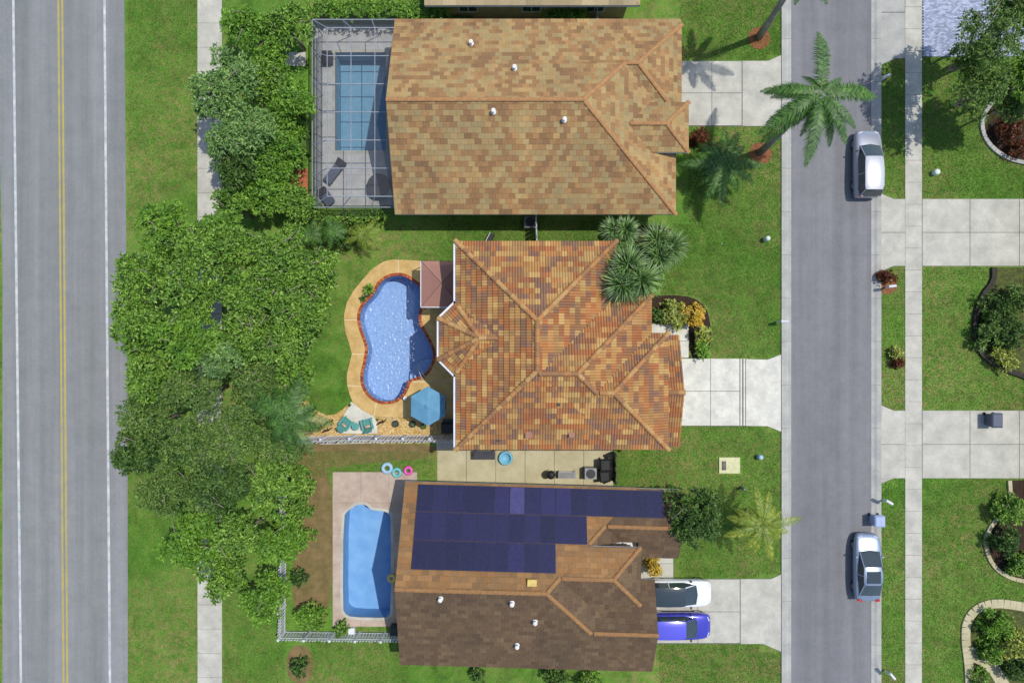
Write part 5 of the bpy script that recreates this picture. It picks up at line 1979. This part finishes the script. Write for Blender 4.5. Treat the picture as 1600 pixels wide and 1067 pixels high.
body_w = paint('paint_white', (.66, .68, .70, 1), 0, .3)
body_s = paint('paint_silver', (.26, .32, .42, 1), .5, .32)
body_p = paint('paint_pearl', (.34, .36, .42, 1), .45, .32)
body_r = paint('paint_white_roof', (.44, .46, .50, 1), .1, .3)
body_b = paint('paint_blue', (.05, .05, .42, 1), .3, .28)
roof_b = paint('paint_blue_roof', (.10, .10, .62, 1), .2, .28)
car('silver white estate car parked at the kerb on the street, upper of the two', (24.35, 12.15), 0, 4.6, 1.80, 1.62, body_p, 'suv', roofmat=body_r)
car('silver blue sedan with a dark sunroof parked at the kerb, lower of the two', (24.35, -15.45), 0, 4.6, 1.80, 1.45, body_s, 'sedan', sunroof=(-.05, .8))
car('white hatchback with a dark glass roof in the driveway of the solar roof house', (11.4, -17.2), R(-90), 4.5, 1.82, 1.5, body_w, 'suv', roofmat=M['glass'])
car('bright blue compact car beside the white hatchback in the driveway', (11.45, -19.45), R(-90), 4.3, 1.75, 1.5, body_b, 'suv', roofmat=roof_b)

# ------------------------------------------------------------ vegetation
NR = np.random.RandomState(11)


def mesh_from_np(name, V, quads, mat):
    me = bpy.data.meshes.new(name)
    nv, nq = len(V), len(quads)
    me.vertices.add(nv)
    me.vertices.foreach_set('co', V.astype(np.float32).ravel())
    me.loops.add(nq * 4)
    me.loops.foreach_set('vertex_index', quads.astype(np.int32).ravel())
    me.polygons.add(nq)
    me.polygons.foreach_set('loop_start', np.arange(0, nq * 4, 4, dtype=np.int32))
    me.polygons.foreach_set('loop_total', np.full(nq, 4, dtype=np.int32))
    me.update(calc_edges=True)
    me.materials.append(mat)
    return me


def norm(a):
    return a / np.maximum(1e-9, np.linalg.norm(a, axis=1, keepdims=True))


def leaves(cent, dirs, length, width, droop=.15):
    """kite shaped leaves from centre along dirs"""
    n = len(cent)
    up = norm(NR.normal(size=(n, 3)) * .55 + np.array([0, 0, 1.0]))
    side = norm(np.cross(dirs, up))
    L = length[:, None]
    Wd = width[:, None]
    b = cent
    m = cent + dirs * L * .5
    t = cent + dirs * L - np.array([0, 0, 1.0]) * L * droop
    V = np.stack([b, m - side * Wd / 2, t, m + side * Wd / 2], axis=1).reshape(-1, 3)
    Q = np.arange(n * 4).reshape(-1, 4)
    return V, Q


def sprigs(pts, normals, per, L, W, spread=1.0):
    """clusters of leaves that star out around twig ends"""
    n = len(pts)
    p = np.repeat(pts, per, axis=0)
    nn = np.repeat(normals, per, axis=0)
    d = norm(NR.normal(size=(n * per, 3)) * spread + nn * .75)
    ll = L * NR.uniform(.6, 1.25, n * per)
    ww = W * NR.uniform(.7, 1.2, n * per)
    return leaves(p + NR.normal(size=(n * per, 3)) * L * .12, d, ll, ww)


def crown_points(clumps, dens):
    """points over lumpy clumps: list of (x, y, z, r, flat)"""
    P_, N_ = [], []
    for (x, y, z, r, fl) in clumps:
        k = max(4, int(dens * r * r * 6.0))
        u_ = norm(NR.normal(size=(k, 3)))
        u_[:, 2] = np.where(u_[:, 2] < -.25, -u_[:, 2], u_[:, 2])
        rr = r * NR.uniform(.55, 1.06, k)[:, None]
        P_.append(np.array([x, y, z]) + u_ * rr * np.array([1, 1, fl]))
        N_.append(u_)
    return np.concatenate(P_), np.concatenate(N_)


def tree(label, pxy, rpx, top, mat, dens=16, L=.26, W=.11, clump=.75, name='tree', cat='tree', group=None, trunk_off=(0, 0), squash=1.0, n_clump=None, rpy=None, bare=3, flat=.5):
    q = P(pxy[0], pxy[1], top * .8)
    rx_ = rpx / S * (H - top * .8) / H
    ry_ = (rpy or rpx) / S * (H - top * .8) / H
    o = thing(name, label, cat, (q.x, q.y, 0), 0, group)
    depth = min(top * .5, (rx_ + ry_) / 2 * flat * 1.6)
    zc = top - depth
    cl = []
    nc = n_clump or int(8 + 2.1 * rx_ * ry_ / (clump * clump))
    for k in range(nc):
        a = NR.uniform(0, 6.283)
        rr = math.sqrt(NR.uniform(0, 1)) * .93
        wob = 1 + .16 * math.sin(3 * a + pxy[0]) + .1 * math.sin(5 * a + pxy[1])
        x, y = math.cos(a) * rr * (rx_ - clump * .5) * wob, math.sin(a) * rr * (ry_ - clump * .5) * wob
        z = zc + depth * math.sqrt(max(0, 1 - rr * rr)) * .85 - NR.uniform(0, .12) * depth + NR.uniform(-.95, .45)
        cl.append((x, y, z - clump * .3, clump * NR.uniform(.6, 1.15), NR.uniform(.55, .8)))
    pts, nrm = crown_points(cl, dens)
    V, Q = sprigs(pts, nrm, 7, L, W)
    # loose inner leaves so that gaps fall into shade and not onto the lawn
    crown = mesh_from_np('crown', V, Q, M[mat])
    link('crown', crown, None, o)
    tb_ = MB()
    lean = Vector((trunk_off[0], trunk_off[1], 0))
    tr = max(.07, min(.24, rx_ * .07))
    tb_.tube([lean, lean * .6 + Vector((.05, .04, zc * .35)), Vector((0, 0, zc * .7))], [tr * 1.3, tr, tr * .8], 8)
    for c_ in sorted(cl, key=lambda c: -c[3])[:max(4, min(12, nc // 3))]:
        e = Vector(c_[:3])
        mid = Vector((e.x * .45, e.y * .45, zc * .7 + (e.z - zc * .7) * .5))
        tb_.tube([Vector((0, 0, zc * .6)), mid, e + Vector((0, 0, c_[3] * .2))], [tr * .6, tr * .38, .02], 5, False)
    for k in range(bare):     # pale bare branches that show between the leaves
        a = NR.uniform(0, 6.283); rr = NR.uniform(.1, .75)
        c0_ = Vector((math.cos(a) * rr * rx_, math.sin(a) * rr * ry_, zc + depth * math.sqrt(1 - rr * rr) * .88))
        d = Vector((NR.uniform(-1, 1), NR.uniform(-1, 1), .12)).normalized() * NR.uniform(.5, 1.1)
        tb_.tube([c0_ - d * .5, c0_ + Vector((.04, .05, .05)), c0_ + d * .5], [.03, .025, .008], 4, False)
    link('trunk', tb_.mesh('trunk', True), M['bark'], o)
    return o


G = 'dense green trees along the back of the lots'
TREES = [
    # the stand inside the tiled house's lot
    ((388, 392), 48, 6.2, 'fol_fresh', 'leafy tree in the upper left corner of the tiled house lot'),
    ((448, 398), 46, 6.6, 'fol_fresh', 'leafy tree above the sunlit stand, next to the small palms by the northern hedge'),
    ((492, 420), 40, 5.4, 'fol_fresh', 'leafy tree nearest the lawn at the upper end of the back stand'),
    ((400, 455), 50, 6.8, 'fol_fresh', 'leafy tree with a pale bare fork showing in its middle, left of the pool'),
    ((462, 470), 52, 6.6, 'fol_fresh', 'tall leafy tree bulging towards the upper left curve of the pool deck'),
    ((388, 520), 48, 6.4, 'fol_fresh', 'leafy tree left of the pool with dark gaps in its crown'),
    ((447, 540), 46, 6.2, 'fol_fresh', 'leafy tree facing the narrow waist of the pool across the lawn'),
    ((405, 588), 46, 5.6, 'fol_olive', 'small leaved olive green tree below the stand left of the pool'),
    ((452, 598), 34, 4.8, 'fol_fresh', 'low leafy tree just above the spreading palm by the gravel'),
    ((385, 650), 46, 5.6, 'fol_olive', 'small leaved olive green tree left of the palm by the gravel'),
    ((432, 690), 42, 5.0, 'fol_olive', 'small leaved tree at the left end of the white picket fence'),
    # west of it, towards the road
    ((345, 395), 44, 7.0, 'fol_fresh', 'leafy tree hiding the sidewalk, uppermost one by the two-lane road'),
    ((262, 362), 50, 6.6, 'fol_bright', 'bright green tree on the verge, upper one by the two-lane road'),
    ((232, 438), 52, 7.2, 'fol_fresh', 'green tree on the verge reaching over the white edge line, upper of the overhanging ones'),
    ((300, 450), 50, 7.4, 'fol_fresh', 'green tree over the sidewalk beside the overhanging verge tree'),
    ((222, 512), 52, 7.0, 'fol_fresh', 'green tree on the verge whose crown reaches furthest over the road'),
    ((290, 530), 52, 7.4, 'fol_bright', 'bright tree between road verge and sidewalk, level with the middle of the pool'),
    ((340, 560), 40, 6.6, 'fol_pale', 'pale green tree at the sidewalk edge left of the lot'),
    ((240, 585), 44, 6.4, 'fol_fresh', 'green tree on the verge below the furthest overhanging crown'),
    ((300, 612), 46, 6.6, 'fol_olive', 'olive tree above the sidewalk, level with the patio umbrella'),
    ((228, 660), 46, 6.2, 'fol_olive', 'dark olive tree on the verge with ragged twigs over the road edge'),
    ((295, 682), 50, 6.4, 'fol_olive', 'olive tree above the sidewalk, level with the picket fence'),
    ((352, 690), 44, 6.0, 'fol_olive', 'olive tree at the lower left corner of the tiled house lot'),
    ((214, 706), 40, 6.0, 'fol_dark', 'dark twiggy tree over the road edge at the lower end of the verge stand'),
    ((268, 765), 50, 5.4, 'fol_olive', 'olive green tree on the verge below the stand'),
    ((340, 760), 50, 5.8, 'fol_dark', 'dark green tree above the sidewalk left of the solar roof house yard'),
    ((415, 760), 46, 5.4, 'fol_fresh', 'green tree outside the upper end of the neighbour\'s white fence'),
    ((300, 845), 52, 5.0, 'fol_bright', 'bright green tree over the verge left of the southern yard'),
    ((375, 835), 44, 5.4, 'fol_fresh', 'green tree beside the sidewalk left of the white fence'),
    ((432, 850), 38, 4.6, 'fol_bright', 'bright tree leaning on the white fence beside the light blue pool'),
    ((345, 905), 40, 4.4, 'fol_fresh', 'low green tree whose edge covers the sidewalk where it comes out again'),
    ((408, 930), 42, 4.0, 'fol_bright', 'wide low bright tree left of the lower fence corner'),
    # north-west
    ((372, 118), 42, 6.4, 'fol_pale', 'pale green tree right of the upper sidewalk, top of the two pale ones'),
    ((332, 150), 36, 6.2, 'fol_pale', 'pale green tree leaning over the upper sidewalk'),
    ((385, 205), 44, 6.0, 'fol_pale', 'pale green tree left of the screened pool below the taller pale one'),
    ((372, 262), 34, 5.0, 'fol_dark', 'dark green tree below the pale ones by the upper sidewalk'),
    ((384, 40), 40, 4.6, 'fol_bright', 'bright tree at the top border right of the upper sidewalk'),
    ((450, 42), 36, 4.4, 'fol_fresh', 'round green tree at the upper left corner of the screen enclosure'),
    ((448, 160), 38, 4.0, 'fol_bright', 'bright tree between the pale trees and the upper screen enclosure'),
    ((440, 228), 38, 3.8, 'fol_bright', 'bright tree left of the screened pool, lower of the two'),
    ((412, 300), 44, 3.8, 'fol_bright', 'bright bushy tree above the upper left corner of the tiled house lot'),
    ((460, 322), 32, 3.0, 'fol_fresh', 'low green tree below the terracotta patch'),
    ((360, 322), 34, 4.4, 'fol_fresh', 'green tree where the upper sidewalk disappears under leaves'),
    ((420, 88), 32, 3.6, 'fol_bright', 'low bright tree left of the pale patio patch'),
    ((418, 132), 34, 4.2, 'fol_fresh', 'green tree between the taller pale tree and the enclosure'),
    ((426, 196), 32, 3.4, 'fol_fresh', 'green tree level with the middle of the screened pool'),
    ((405, 250), 36, 4.0, 'fol_bright', 'bright tree left of the terracotta patch'),
    ((352, 232), 28, 5.0, 'fol_pale', 'small pale tree at the sidewalk, lowest of the pale ones'),
    ((440, 268), 24, 2.6, 'fol_fresh', 'low tree touching the terracotta patch'),
    ((345, 350), 30, 5.4, 'fol_bright', 'bright tree covering the sidewalk at the top of the big stand'),
    ((312, 388), 36, 6.6, 'fol_fresh', 'green tree above the sidewalk in the upper part of the big stand'),
    # east
    ((1506, 95), 34, 5.4, 'fol_olive', 'airy lower crown at the edge of the blue-grey paved drive'),
    ((1575, 165), 30, 5.0, 'fol_olive', 'airy crown just above the brown mulch bed'),
    ((1590, 20), 44, 7.4, 'fol_dark', 'dark crown in the very top right corner'),
    ((1552, 60), 62, 8.0, 'fol_olive', 'large airy tree at the top right corner beside the blue-grey paved drive'),
    ((1520, 150), 40, 6.0, 'fol_olive', 'lower airy crown left of the brown mulch bed at the top right'),
    ((1600, 130), 46, 6.6, 'fol_fresh', 'green tree cut by the right border above the brown mulch bed'),
    ((1086, 806), 48, 5.2, 'fol_dark', 'dense dark green tree in front of the solar roof house'),
]
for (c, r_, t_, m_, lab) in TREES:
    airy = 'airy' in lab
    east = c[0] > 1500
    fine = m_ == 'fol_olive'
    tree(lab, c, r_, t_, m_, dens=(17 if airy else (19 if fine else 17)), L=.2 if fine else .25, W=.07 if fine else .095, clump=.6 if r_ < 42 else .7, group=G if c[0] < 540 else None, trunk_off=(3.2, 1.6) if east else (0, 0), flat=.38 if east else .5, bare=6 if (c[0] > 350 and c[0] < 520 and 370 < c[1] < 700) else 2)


def shrub(label, c, r_, t_, m_, L=.2, W=.09, dens=22, rpy=None, clump=.35, group=None, name='shrub', cat='shrub'):
    tree(label, c, r_, t_, m_, dens=dens, L=L, W=W, clump=clump, name=name, cat=cat, rpy=rpy, bare=0, group=group, flat=.9)


SHRUBS = [
    ((1052, 482), 17, 1.3, 'fol_lime', 'lime and cream leaved croton shrub in the front bed'),
    ((1040, 494), 10, 1.0, 'fol_lime', 'smaller lime croton shrub at the left of the front bed'),
    ((1062, 502), 12, 1.1, 'fol_lime', 'lime croton shrub just above the corner of the entry walk'),
    ((1086, 491), 19, 1.3, 'fol_yellow', 'round golden yellow croton shrub in the front bed'),
    ((1098, 525), 13, 1.1, 'fol_lime', 'yellow green shrub below the golden one beside the walk'),
    ((1098, 546), 14, .9, 'fol_bright', 'bright green fern like shrub at the lower end of the front bed'),
    ((1026, 493), 12, .7, 'fol_dark', 'dark low plant between house corner and croton shrubs'),
    ((1004, 402), 22, 1.3, 'fol_bright', 'bright green shrub among the spiky yuccas north of the house'),
    ((1023, 430), 20, 1.2, 'fol_bright', 'bright green shrub right of the largest yucca'),
    ((1016, 452), 18, 1.0, 'fol_bright', 'bright green shrub just above the second roof corner'),
    ((985, 383), 14, 1.0, 'fol_dark', 'dark shrub in the shade between the yuccas'),
    ((1098, 211), 16, 1.2, 'fol_red', 'reddish shrub at the corner below the northern driveway'),
    ((1022, 886), 14, 1.4, 'fol_yellow', 'orange yellow shrub beside the solar roof house porch'),
    ((1385, 432), 9, .8, 'fol_red', 'small red brown shrub in the mulch ring across the street'),
    ((1402, 566), 6, .5, 'fol_red', 'tiny red shrub on the grass strip across the street'),
    ((1400, 551), 6, .4, 'fol_lime', 'tiny pale plant on the grass strip across the street'),
    ((1560, 480), 26, 1.4, 'fol_dark', 'dark green shrub in the upper part of the big round bed'),
    ((1592, 470), 24, 1.5, 'fol_olive', 'olive shrub at the right border of the big round bed'),
    ((1548, 520), 26, 1.2, 'fol_olive', 'olive shrub at the left side of the big round bed'),
    ((1585, 520), 28, 1.6, 'fol_dark', 'tall dark shrub in the middle of the big round bed'),
    ((1575, 560), 24, 1.1, 'fol_lime', 'yellowish shrub at the bottom of the big round bed'),
    ((1585, 795), 26, 1.6, 'fol_fresh', 'green shrub at the top of the tan edged bed'),
    ((1572, 845), 24, 1.6, 'fol_dark', 'dark shrub at the left of the tan edged bed'),
    ((1598, 880), 24, 1.3, 'fol_fresh', 'green shrub at the lower right of the tan edged bed'),
    ((1560, 985), 30, 1.2, 'fol_bright', 'bright low shrub in the pale edged bed at the bottom right'),
    ((1592, 1005), 28, 1.4, 'fol_lime', 'lime shrub at the right border in the pale edged bed'),
    ((1550, 1020), 20, 1.0, 'fol_fresh', 'green shrub above the curved garden path'),
    ((1594, 1050), 24, 1.2, 'fol_dark', 'dark shrub in the very bottom right corner'),
    ((1536, 1062), 16, .8, 'fol_fresh', 'low shrub left of the curved garden path'),
    ((1580, 200), 22, 1.0, 'fol_red', 'rusty brown shrub in the mulch bed at the top right'),
    ((1592, 232), 18, .8, 'fol_red', 'low rusty shrub at the lower edge of the top right mulch bed'),
    ((468, 760), 24, 1.8, 'fol_fresh', 'green shrub inside the white fence, uppermost'),
    ((464, 800), 22, 1.8, 'fol_fresh', 'green shrub inside the white fence, second from the top'),
    ((465, 842), 22, 1.6, 'fol_bright', 'bright green shrub inside the white fence, third from the top'),
    ((466, 905), 12, 1.2, 'fol_dark', 'slim dark shrub inside the white fence'),
    ((482, 968), 26, 1.7, 'fol_bright', 'bright round shrub in the lower fence corner'),
    ((532, 984), 12, .9, 'fol_fresh', 'small shrub along the lower fence by the pool'),
    ((464, 1046), 14, 1.1, 'fol_dark', 'dark shrub below the lower fence'),
    ((870, 1056), 22, 1.0, 'fol_dark', 'dark shrub along the lower wall of the solar roof house'),
    ((920, 1060), 20, 1.0, 'fol_fresh', 'green shrub at the bottom border below the solar roof house'),
    ((745, 1056), 10, .9, 'fol_dark', 'small dark shrub at the bottom border'),
    ((496, 392), 10, 1.0, 'fol_dark', 'dark low plant at the edge of the stand near the northern hedge'),
]
for (c, r_, t_, m_, lab) in SHRUBS:
    shrub(lab, c, r_, t_, m_)


def hedge(label, x0, y0, x1, y1, top, m_, dens=20):
    """clipped hedge: leaves over a long rounded body"""
    q0, q1 = P(x0, y1, top), P(x1, y0, top)
    cx, cy = (q0.x + q1.x) / 2, (q0.y + q1.y) / 2
    o = thing('hedge', label, 'hedge', (cx, cy, 0))
    wx, wy = (q1.x - q0.x), (q1.y - q0.y)
    cl = []
    st = .5
    for x in np.linspace(-wx / 2 + .3, wx / 2 - .3, max(1, int(wx / st))):
        for y in np.linspace(-wy / 2 + .3, wy / 2 - .3, max(1, int(wy / st))) if wy > .9 else [0.0]:
            cl.append((x + NR.uniform(-.12, .12), y + NR.uniform(-.12, .12), top - .5 + NR.uniform(-.15, .12), min(wy / 2, NR.uniform(.38, .55)), .9))
    pts, nrm = crown_points(cl, dens)
    V, Q = sprigs(pts, nrm, 6, .17, .08)
    link('foliage', mesh_from_np('foliage', V, Q, M[m_]), None, o)
    link('stem', MB().box(-wx / 2 + .3, wx / 2 - .3, -min(wy / 2 - .15, wy / 2 * .6), min(wy / 2 - .15, wy / 2 * .6), 0, top * .65), M['fol_dark'], o)


hedge('long bright green hedge above the screen enclosure at the top border', 478, -10, 700, 22, 2.2, 'fol_bright')
hedge('thin green hedge between screen enclosure and the tiled house lot', 498, 322, 600, 344, 1.4, 'fol_fresh')
hedge('bright green hedge along the left side of the screen enclosure', 458, 112, 480, 262, 2.0, 'fol_bright')
hedge('dark clipped hedge patch near the top border left of the grey fence', 852, 2, 918, 26, 1.6, 'fol_bright')
hedge('bright low hedge at the northern wall of the shingled house', 618, 20, 745, 32, .8, 'fol_bright', 16)
hedge('dark green hedge over the upper fence line of the tiled house lot', 502, 350, 560, 378, 1.9, 'fol_dark')


# ---- palms ----------------------------------------------------------
def frond_mesh(name, L, droop, wl, n=30, up=.35, w=.05, thick=.02, rag=1.0):
    """feather leaf along +x: rachis arc and paired leaflets"""
    mb = MB()
    pts = []
    for i in range(9):
        t = i / 8
        pts.append(Vector((L * (t - .12 * t * t * droop), 0, L * (up * t - droop * t * t))))
    mb.tube(pts, [thick * (1 - .8 * i / 8) for i in range(9)], 4, False)

    def at(t):
        f = t * 8
        i = min(7, int(f))
        return pts[i].lerp(pts[i + 1], f - i)
    for k in range(n):
        t = .1 + .9 * k / (n - 1)
        p = at(t)
        d = (at(min(1, t + .03)) - at(max(0, t - .03))).normalized()
        ll = wl * rnd.choice((1, 1, 1, .8, 1.12)) * (math.sin(math.pi * min(1, (t * .86 + .12))) ** .7) * rnd.uniform(.8, 1.1) * rag
        for s in (-1, 1):
            side = Vector((0, s, 0))
            dr = (side * 1.0 + d * .62 + Vector((0, 0, -.28 + rnd.uniform(-.15, .1)))).normalized()
            a = p
            m_ = p + dr * ll * .5 + Vector((0, 0, .03))
            e = p + dr * ll + Vector((0, 0, -.12 * ll))
            wv = d * w
            mb.add([a - wv * .4, a + wv * .4, m_ + wv * .5, m_ - wv * .5], [(0, 1, 2, 3)])
            mb.add([m_ - wv * .5, m_ + wv * .5, e], [(0, 1, 2)])
    return mb


def palm(label, base, crown, L, angles, m_, droop=.45, wl=.55, up=.35, trunk_r=.16, name='palm_tree', n=32, w=.05, shaft=True, var=.12, group=None, cat='palm tree'):
    """base/crown are world points"""
    o = thing(name, label, cat, base, 0, group)
    b, c = Vector(base), Vector(crown)
    d = c - b
    tm = MB().tube([Vector((0, 0, 0)), d * .33 + Vector((d.x, d.y, 0)) * -.05, d * .66 + Vector((d.x, d.y, 0)) * -.03, d], [trunk_r * 1.35, trunk_r, trunk_r * .9, trunk_r * .7], 10)
    link('trunk', tm.mesh('trunk', True), M['palm_bark'], o)
    if shaft:
        dn_ = d.normalized()
        link('crownshaft', MB().tube([d - dn_ * .7, d - dn_ * .3, d], [trunk_r * .8, trunk_r * .85, trunk_r * .45], 10).mesh('crownshaft', True), M['fol_bright'], o)
    vars_ = []
    for k in range(4):
        me = frond_mesh('frond', L * (1 - .12 * k), droop * (1 + .28 * k), wl * (1 - .06 * k), n, up, w).mesh('frond')
        me.materials.append(M[m_])
        vars_.append(me)
    for i, a in enumerate(angles):
        sc = 1.0
        tilt = rnd.uniform(-var, var)
        if isinstance(a, tuple):
            a, sc = a
        f = link('frond', vars_[(i * 3 + int(abs(base[0]) * 7)) % 4], None, o, loc=(d.x, d.y, d.z), scale=sc)
        f.rotation_euler = (0, tilt, R(a))
    return o


royal_b = P(1188, 238, 0)
royal_c = P(1281, 147, 9.6)
palm('tall royal palm leaning over the street from the northern lawn', royal_b, royal_c, 4.3,
     [(84, .98), (72, .8), (58, .62), (8, 1.08), (2, .9), (20, .75), (160, .95), (168, .85), (176, .62), (204, 1.05), (212, 1.1), (220, 1.05), (262, .95), (254, .8), (292, .9), (302, .85), (316, .66), (236, .7), (110, .55), (36, .5)], 'fol_palm', droop=.5, wl=.74, up=.3, trunk_r=.2, n=64, w=.06, var=.25)
rb2 = P(1186, 58, 0)
rc2 = P(1262, -62, 9.6)
palm('tall royal palm leaning out of the picture at the top border', rb2, rc2, 3.0, list(range(20, 380, 40)), 'fol_palm', droop=.34, wl=.62, up=.22, trunk_r=.2, n=36, w=.06)
c_ = P(1128, 258, 2.6)
palm('wide low palm with long arching leaves in the northern front lawn', (c_.x, c_.y, 0), c_, 3.0, [0, (18, .8), 40, 62, (85, .85), 108, 130, (150, .8), 178, 200, (222, .85), 248, 270, (290, .8), 312, 338], 'fol_palm', droop=.42, wl=.6, up=.35, trunk_r=.14, n=34, w=.06, shaft=False)
c_ = P(1192, 822, 3.6)
palm('yellow green palm by the kerb in front of the solar roof house', (c_.x, c_.y, 0), c_, 2.7, [12, 30, (52, .8), 75, 98, (120, .85), 150, 168, 195, (215, .8), 238, 255, (284, .9), 300, 325, (345, .85)], 'fol_palm_yellow', droop=.4, wl=.5, up=.32, trunk_r=.14, n=30, w=.06)
c_ = P(448, 652, 5.6)
palm('spreading dark palm at the left end of the gravel bed', (c_.x, c_.y, 0), c_, 2.9, [350, 8, 335, 60, 75, 95, 120, 142, 160, 200, 235, 270, 305, 25], 'fol_palm', droop=.36, wl=.7, up=.25, trunk_r=.15, n=44, w=.045, shaft=False)
for i, (c, L, lab) in enumerate((((484, 366), 1.3, 'small feathery palm left of the dark hedge in the back yard'), ((568, 368), 1.5, 'small yellowish palm right of the dark hedge in the back yard'), ((520, 362), 1.2, 'small feathery palm growing out of the dark hedge'), ((968, 353), .9, 'small fan of leaves at the northern corner beside the upper yucca'))):
    c_ = P(*c, 1.9 if i != 2 else 2.4)
    palm(lab, (c_.x, c_.y, 0), c_, L, list(range(int(20 * i), 360 + 20 * i, 36)), 'fol_palm_yellow' if i == 1 else 'fol_palm', droop=.45, wl=.36, up=.35, trunk_r=.07, n=20, w=.04, shaft=False)


def yucca(label, c, r_, top):
    q = P(c[0], c[1], top)
    R_ = r_ / S * (H - top) / H
    o = thing('yucca', label, 'yucca', (q.x, q.y, 0))
    nh = 3 if r_ > 25 else 2
    tm = MB()
    for hd in range(nh):
        a0 = 6.283 * hd / nh + r_
        off = Vector((math.cos(a0), math.sin(a0), 0)) * R_ * .34
        hz = top - .35 + rnd.uniform(-.15, .15)
        tm.tube([(0, 0, 0), off * .5 + Vector((0, 0, hz * .5)), off + Vector((0, 0, hz))], [.09, .07, .06], 7)
        mb = MB()
        for k in range(230):
            a = rnd.uniform(0, 6.283)
            el = math.asin(rnd.uniform(-.15, .97))
            L = R_ * .78 * rnd.uniform(.75, 1.1)
            d = Vector((math.cos(a) * math.cos(el), math.sin(a) * math.cos(el), math.sin(el)))
            s = Vector((-math.sin(a), math.cos(a), 0)) * .034
            b0 = off + Vector((0, 0, hz)) + d * .06
            m_ = b0 + d * L * .55 + Vector((0, 0, -.03 * L))
            e = b0 + d * L + Vector((0, 0, -.22 * L))
            mb.add([b0 - s * .7, b0 + s * .7, m_ + s, m_ - s], [(0, 1, 2, 3)])
            mb.add([m_ - s, m_ + s, e], [(0, 1, 2)])
            mb.f[-1] = mb.f[-1]
        link('crown', mb, M['fol_yucca'], o)
    link('trunk', tm.mesh('trunk', True), M['bark'], o)


yucca('large spiky yucca overhanging the inner roof corner of the tiled house', (986, 432), 50, 6.6)
yucca('spiky yucca at the edge of the front lawn, right one of the three', (1036, 386), 42, 4.4)
yucca('smaller spiky yucca beside the northern corner of the tiled roof', (970, 364), 32, 5.0)

# ---- grass that stands up in the visible lawns ----------------------
def in_rect(q, rs):
    return any(a <= q[0] <= c and b <= q[1] <= d for a, b, c, d in rs)


LAWNS = [(480, 350, 712, 652, 26000), (700, 345, 965, 380, 9000), (1018, 350, 1222, 562, 36000), (1062, 664, 1222, 905, 30000), (1375, 95, 1415, 312, 5000), (1375, 417, 1415, 640, 6000),
         (1375, 745, 1415, 1067, 9000), (1440, 90, 1600, 310, 22000), (1440, 418, 1600, 640, 22000), (1440, 748, 1600, 1067, 30000), (200, 0, 310, 360, 22000), (200, 720, 310, 1067, 16000),
         (350, 900, 445, 1067, 12000), (485, 1000, 640, 1067, 8000), (1062, 0, 1222, 96, 12000), (1076, 196, 1222, 350, 16000), (1030, 1004, 1222, 1067, 10000), (470, 705, 690, 745, 8000), (958, 700, 1062, 760, 7000)]
pts = []
for (x0, y0, x1, y1, n) in LAWNS:
    a = np.stack([NR.uniform(x0, x1, n), NR.uniform(y0, y1, n)], axis=1)
    pts.append(a)
pts = np.concatenate(pts)
NOGO = [(1066, 559, 1222, 666), (1018, 505, 1077, 560), (1060, 94, 1222, 199), (1030, 902, 1222, 1006), (681, 700, 960, 760), (1199, 553, 1222, 675), (1198, 86, 1222, 207), (1186, 896, 1222, 1018), (1000, 848, 1053, 905), (1376, 302, 1400, 312), (1120, 713, 1160, 742)]
wx = (pts[:, 0] - 800) / S
wy = (533.5 - pts[:, 1]) / S
keep = np.ones(len(pts), bool)
for a, b, c, d in NOGO:
    keep &= ~((pts[:, 0] > a) & (pts[:, 0] < c) & (pts[:, 1] > b) & (pts[:, 1] < d))


def np_inside(x, y, poly):
    c = np.zeros(len(x), bool)
    j = len(poly) - 1
    for i in range(len(poly)):
        xi, yi = poly[i]; xj, yj = poly[j]
        if abs(yj - yi) > 1e-12:
            c ^= ((yi > y) != (yj > y)) & (x < (xj - xi) * (y - yi) / (yj - yi) + xi)
        j = i
    return c


for pg in (DECK, gp, ccw(px([(1018, 462), (1052, 459), (1086, 462), (1108, 480), (1113, 515), (1110, 552), (1096, 559), (1018, 559)])), ccw(px([(955, 350), (1052, 350), (1052, 380), (1032, 460), (955, 470)])),
           ccw(px([(1508, 1080), (1504, 1000), (1508, 960), (1530, 942), (1600, 943), (1600, 1080)])), ccw(px([(1540, 200), (1600, 145), (1600, 256), (1545, 235)])), ccw(px([(1556, 414), (1518, 500), (1545, 568), (1600, 590), (1600, 414)])),
           ccw(px([(1580, 750), (1538, 855), (1575, 900), (1600, 905), (1600, 750)]))):
    keep &= ~np_inside(wx, wy, pg)
wx, wy = wx[keep], wy[keep]
n = len(wx)
base = np.stack([wx, wy, np.zeros(n)], axis=1)
ang = NR.uniform(0, 6.283, n)
dirs = norm(np.stack([np.cos(ang), np.sin(ang), NR.uniform(.5, 1.6, n)], axis=1))
V, Q = leaves(base, dirs, NR.uniform(.05, .12, n), NR.uniform(.025, .05, n))
link('grass', mesh_from_np('grass', V, Q, M['grass_blade']), None, None, 'stuff')
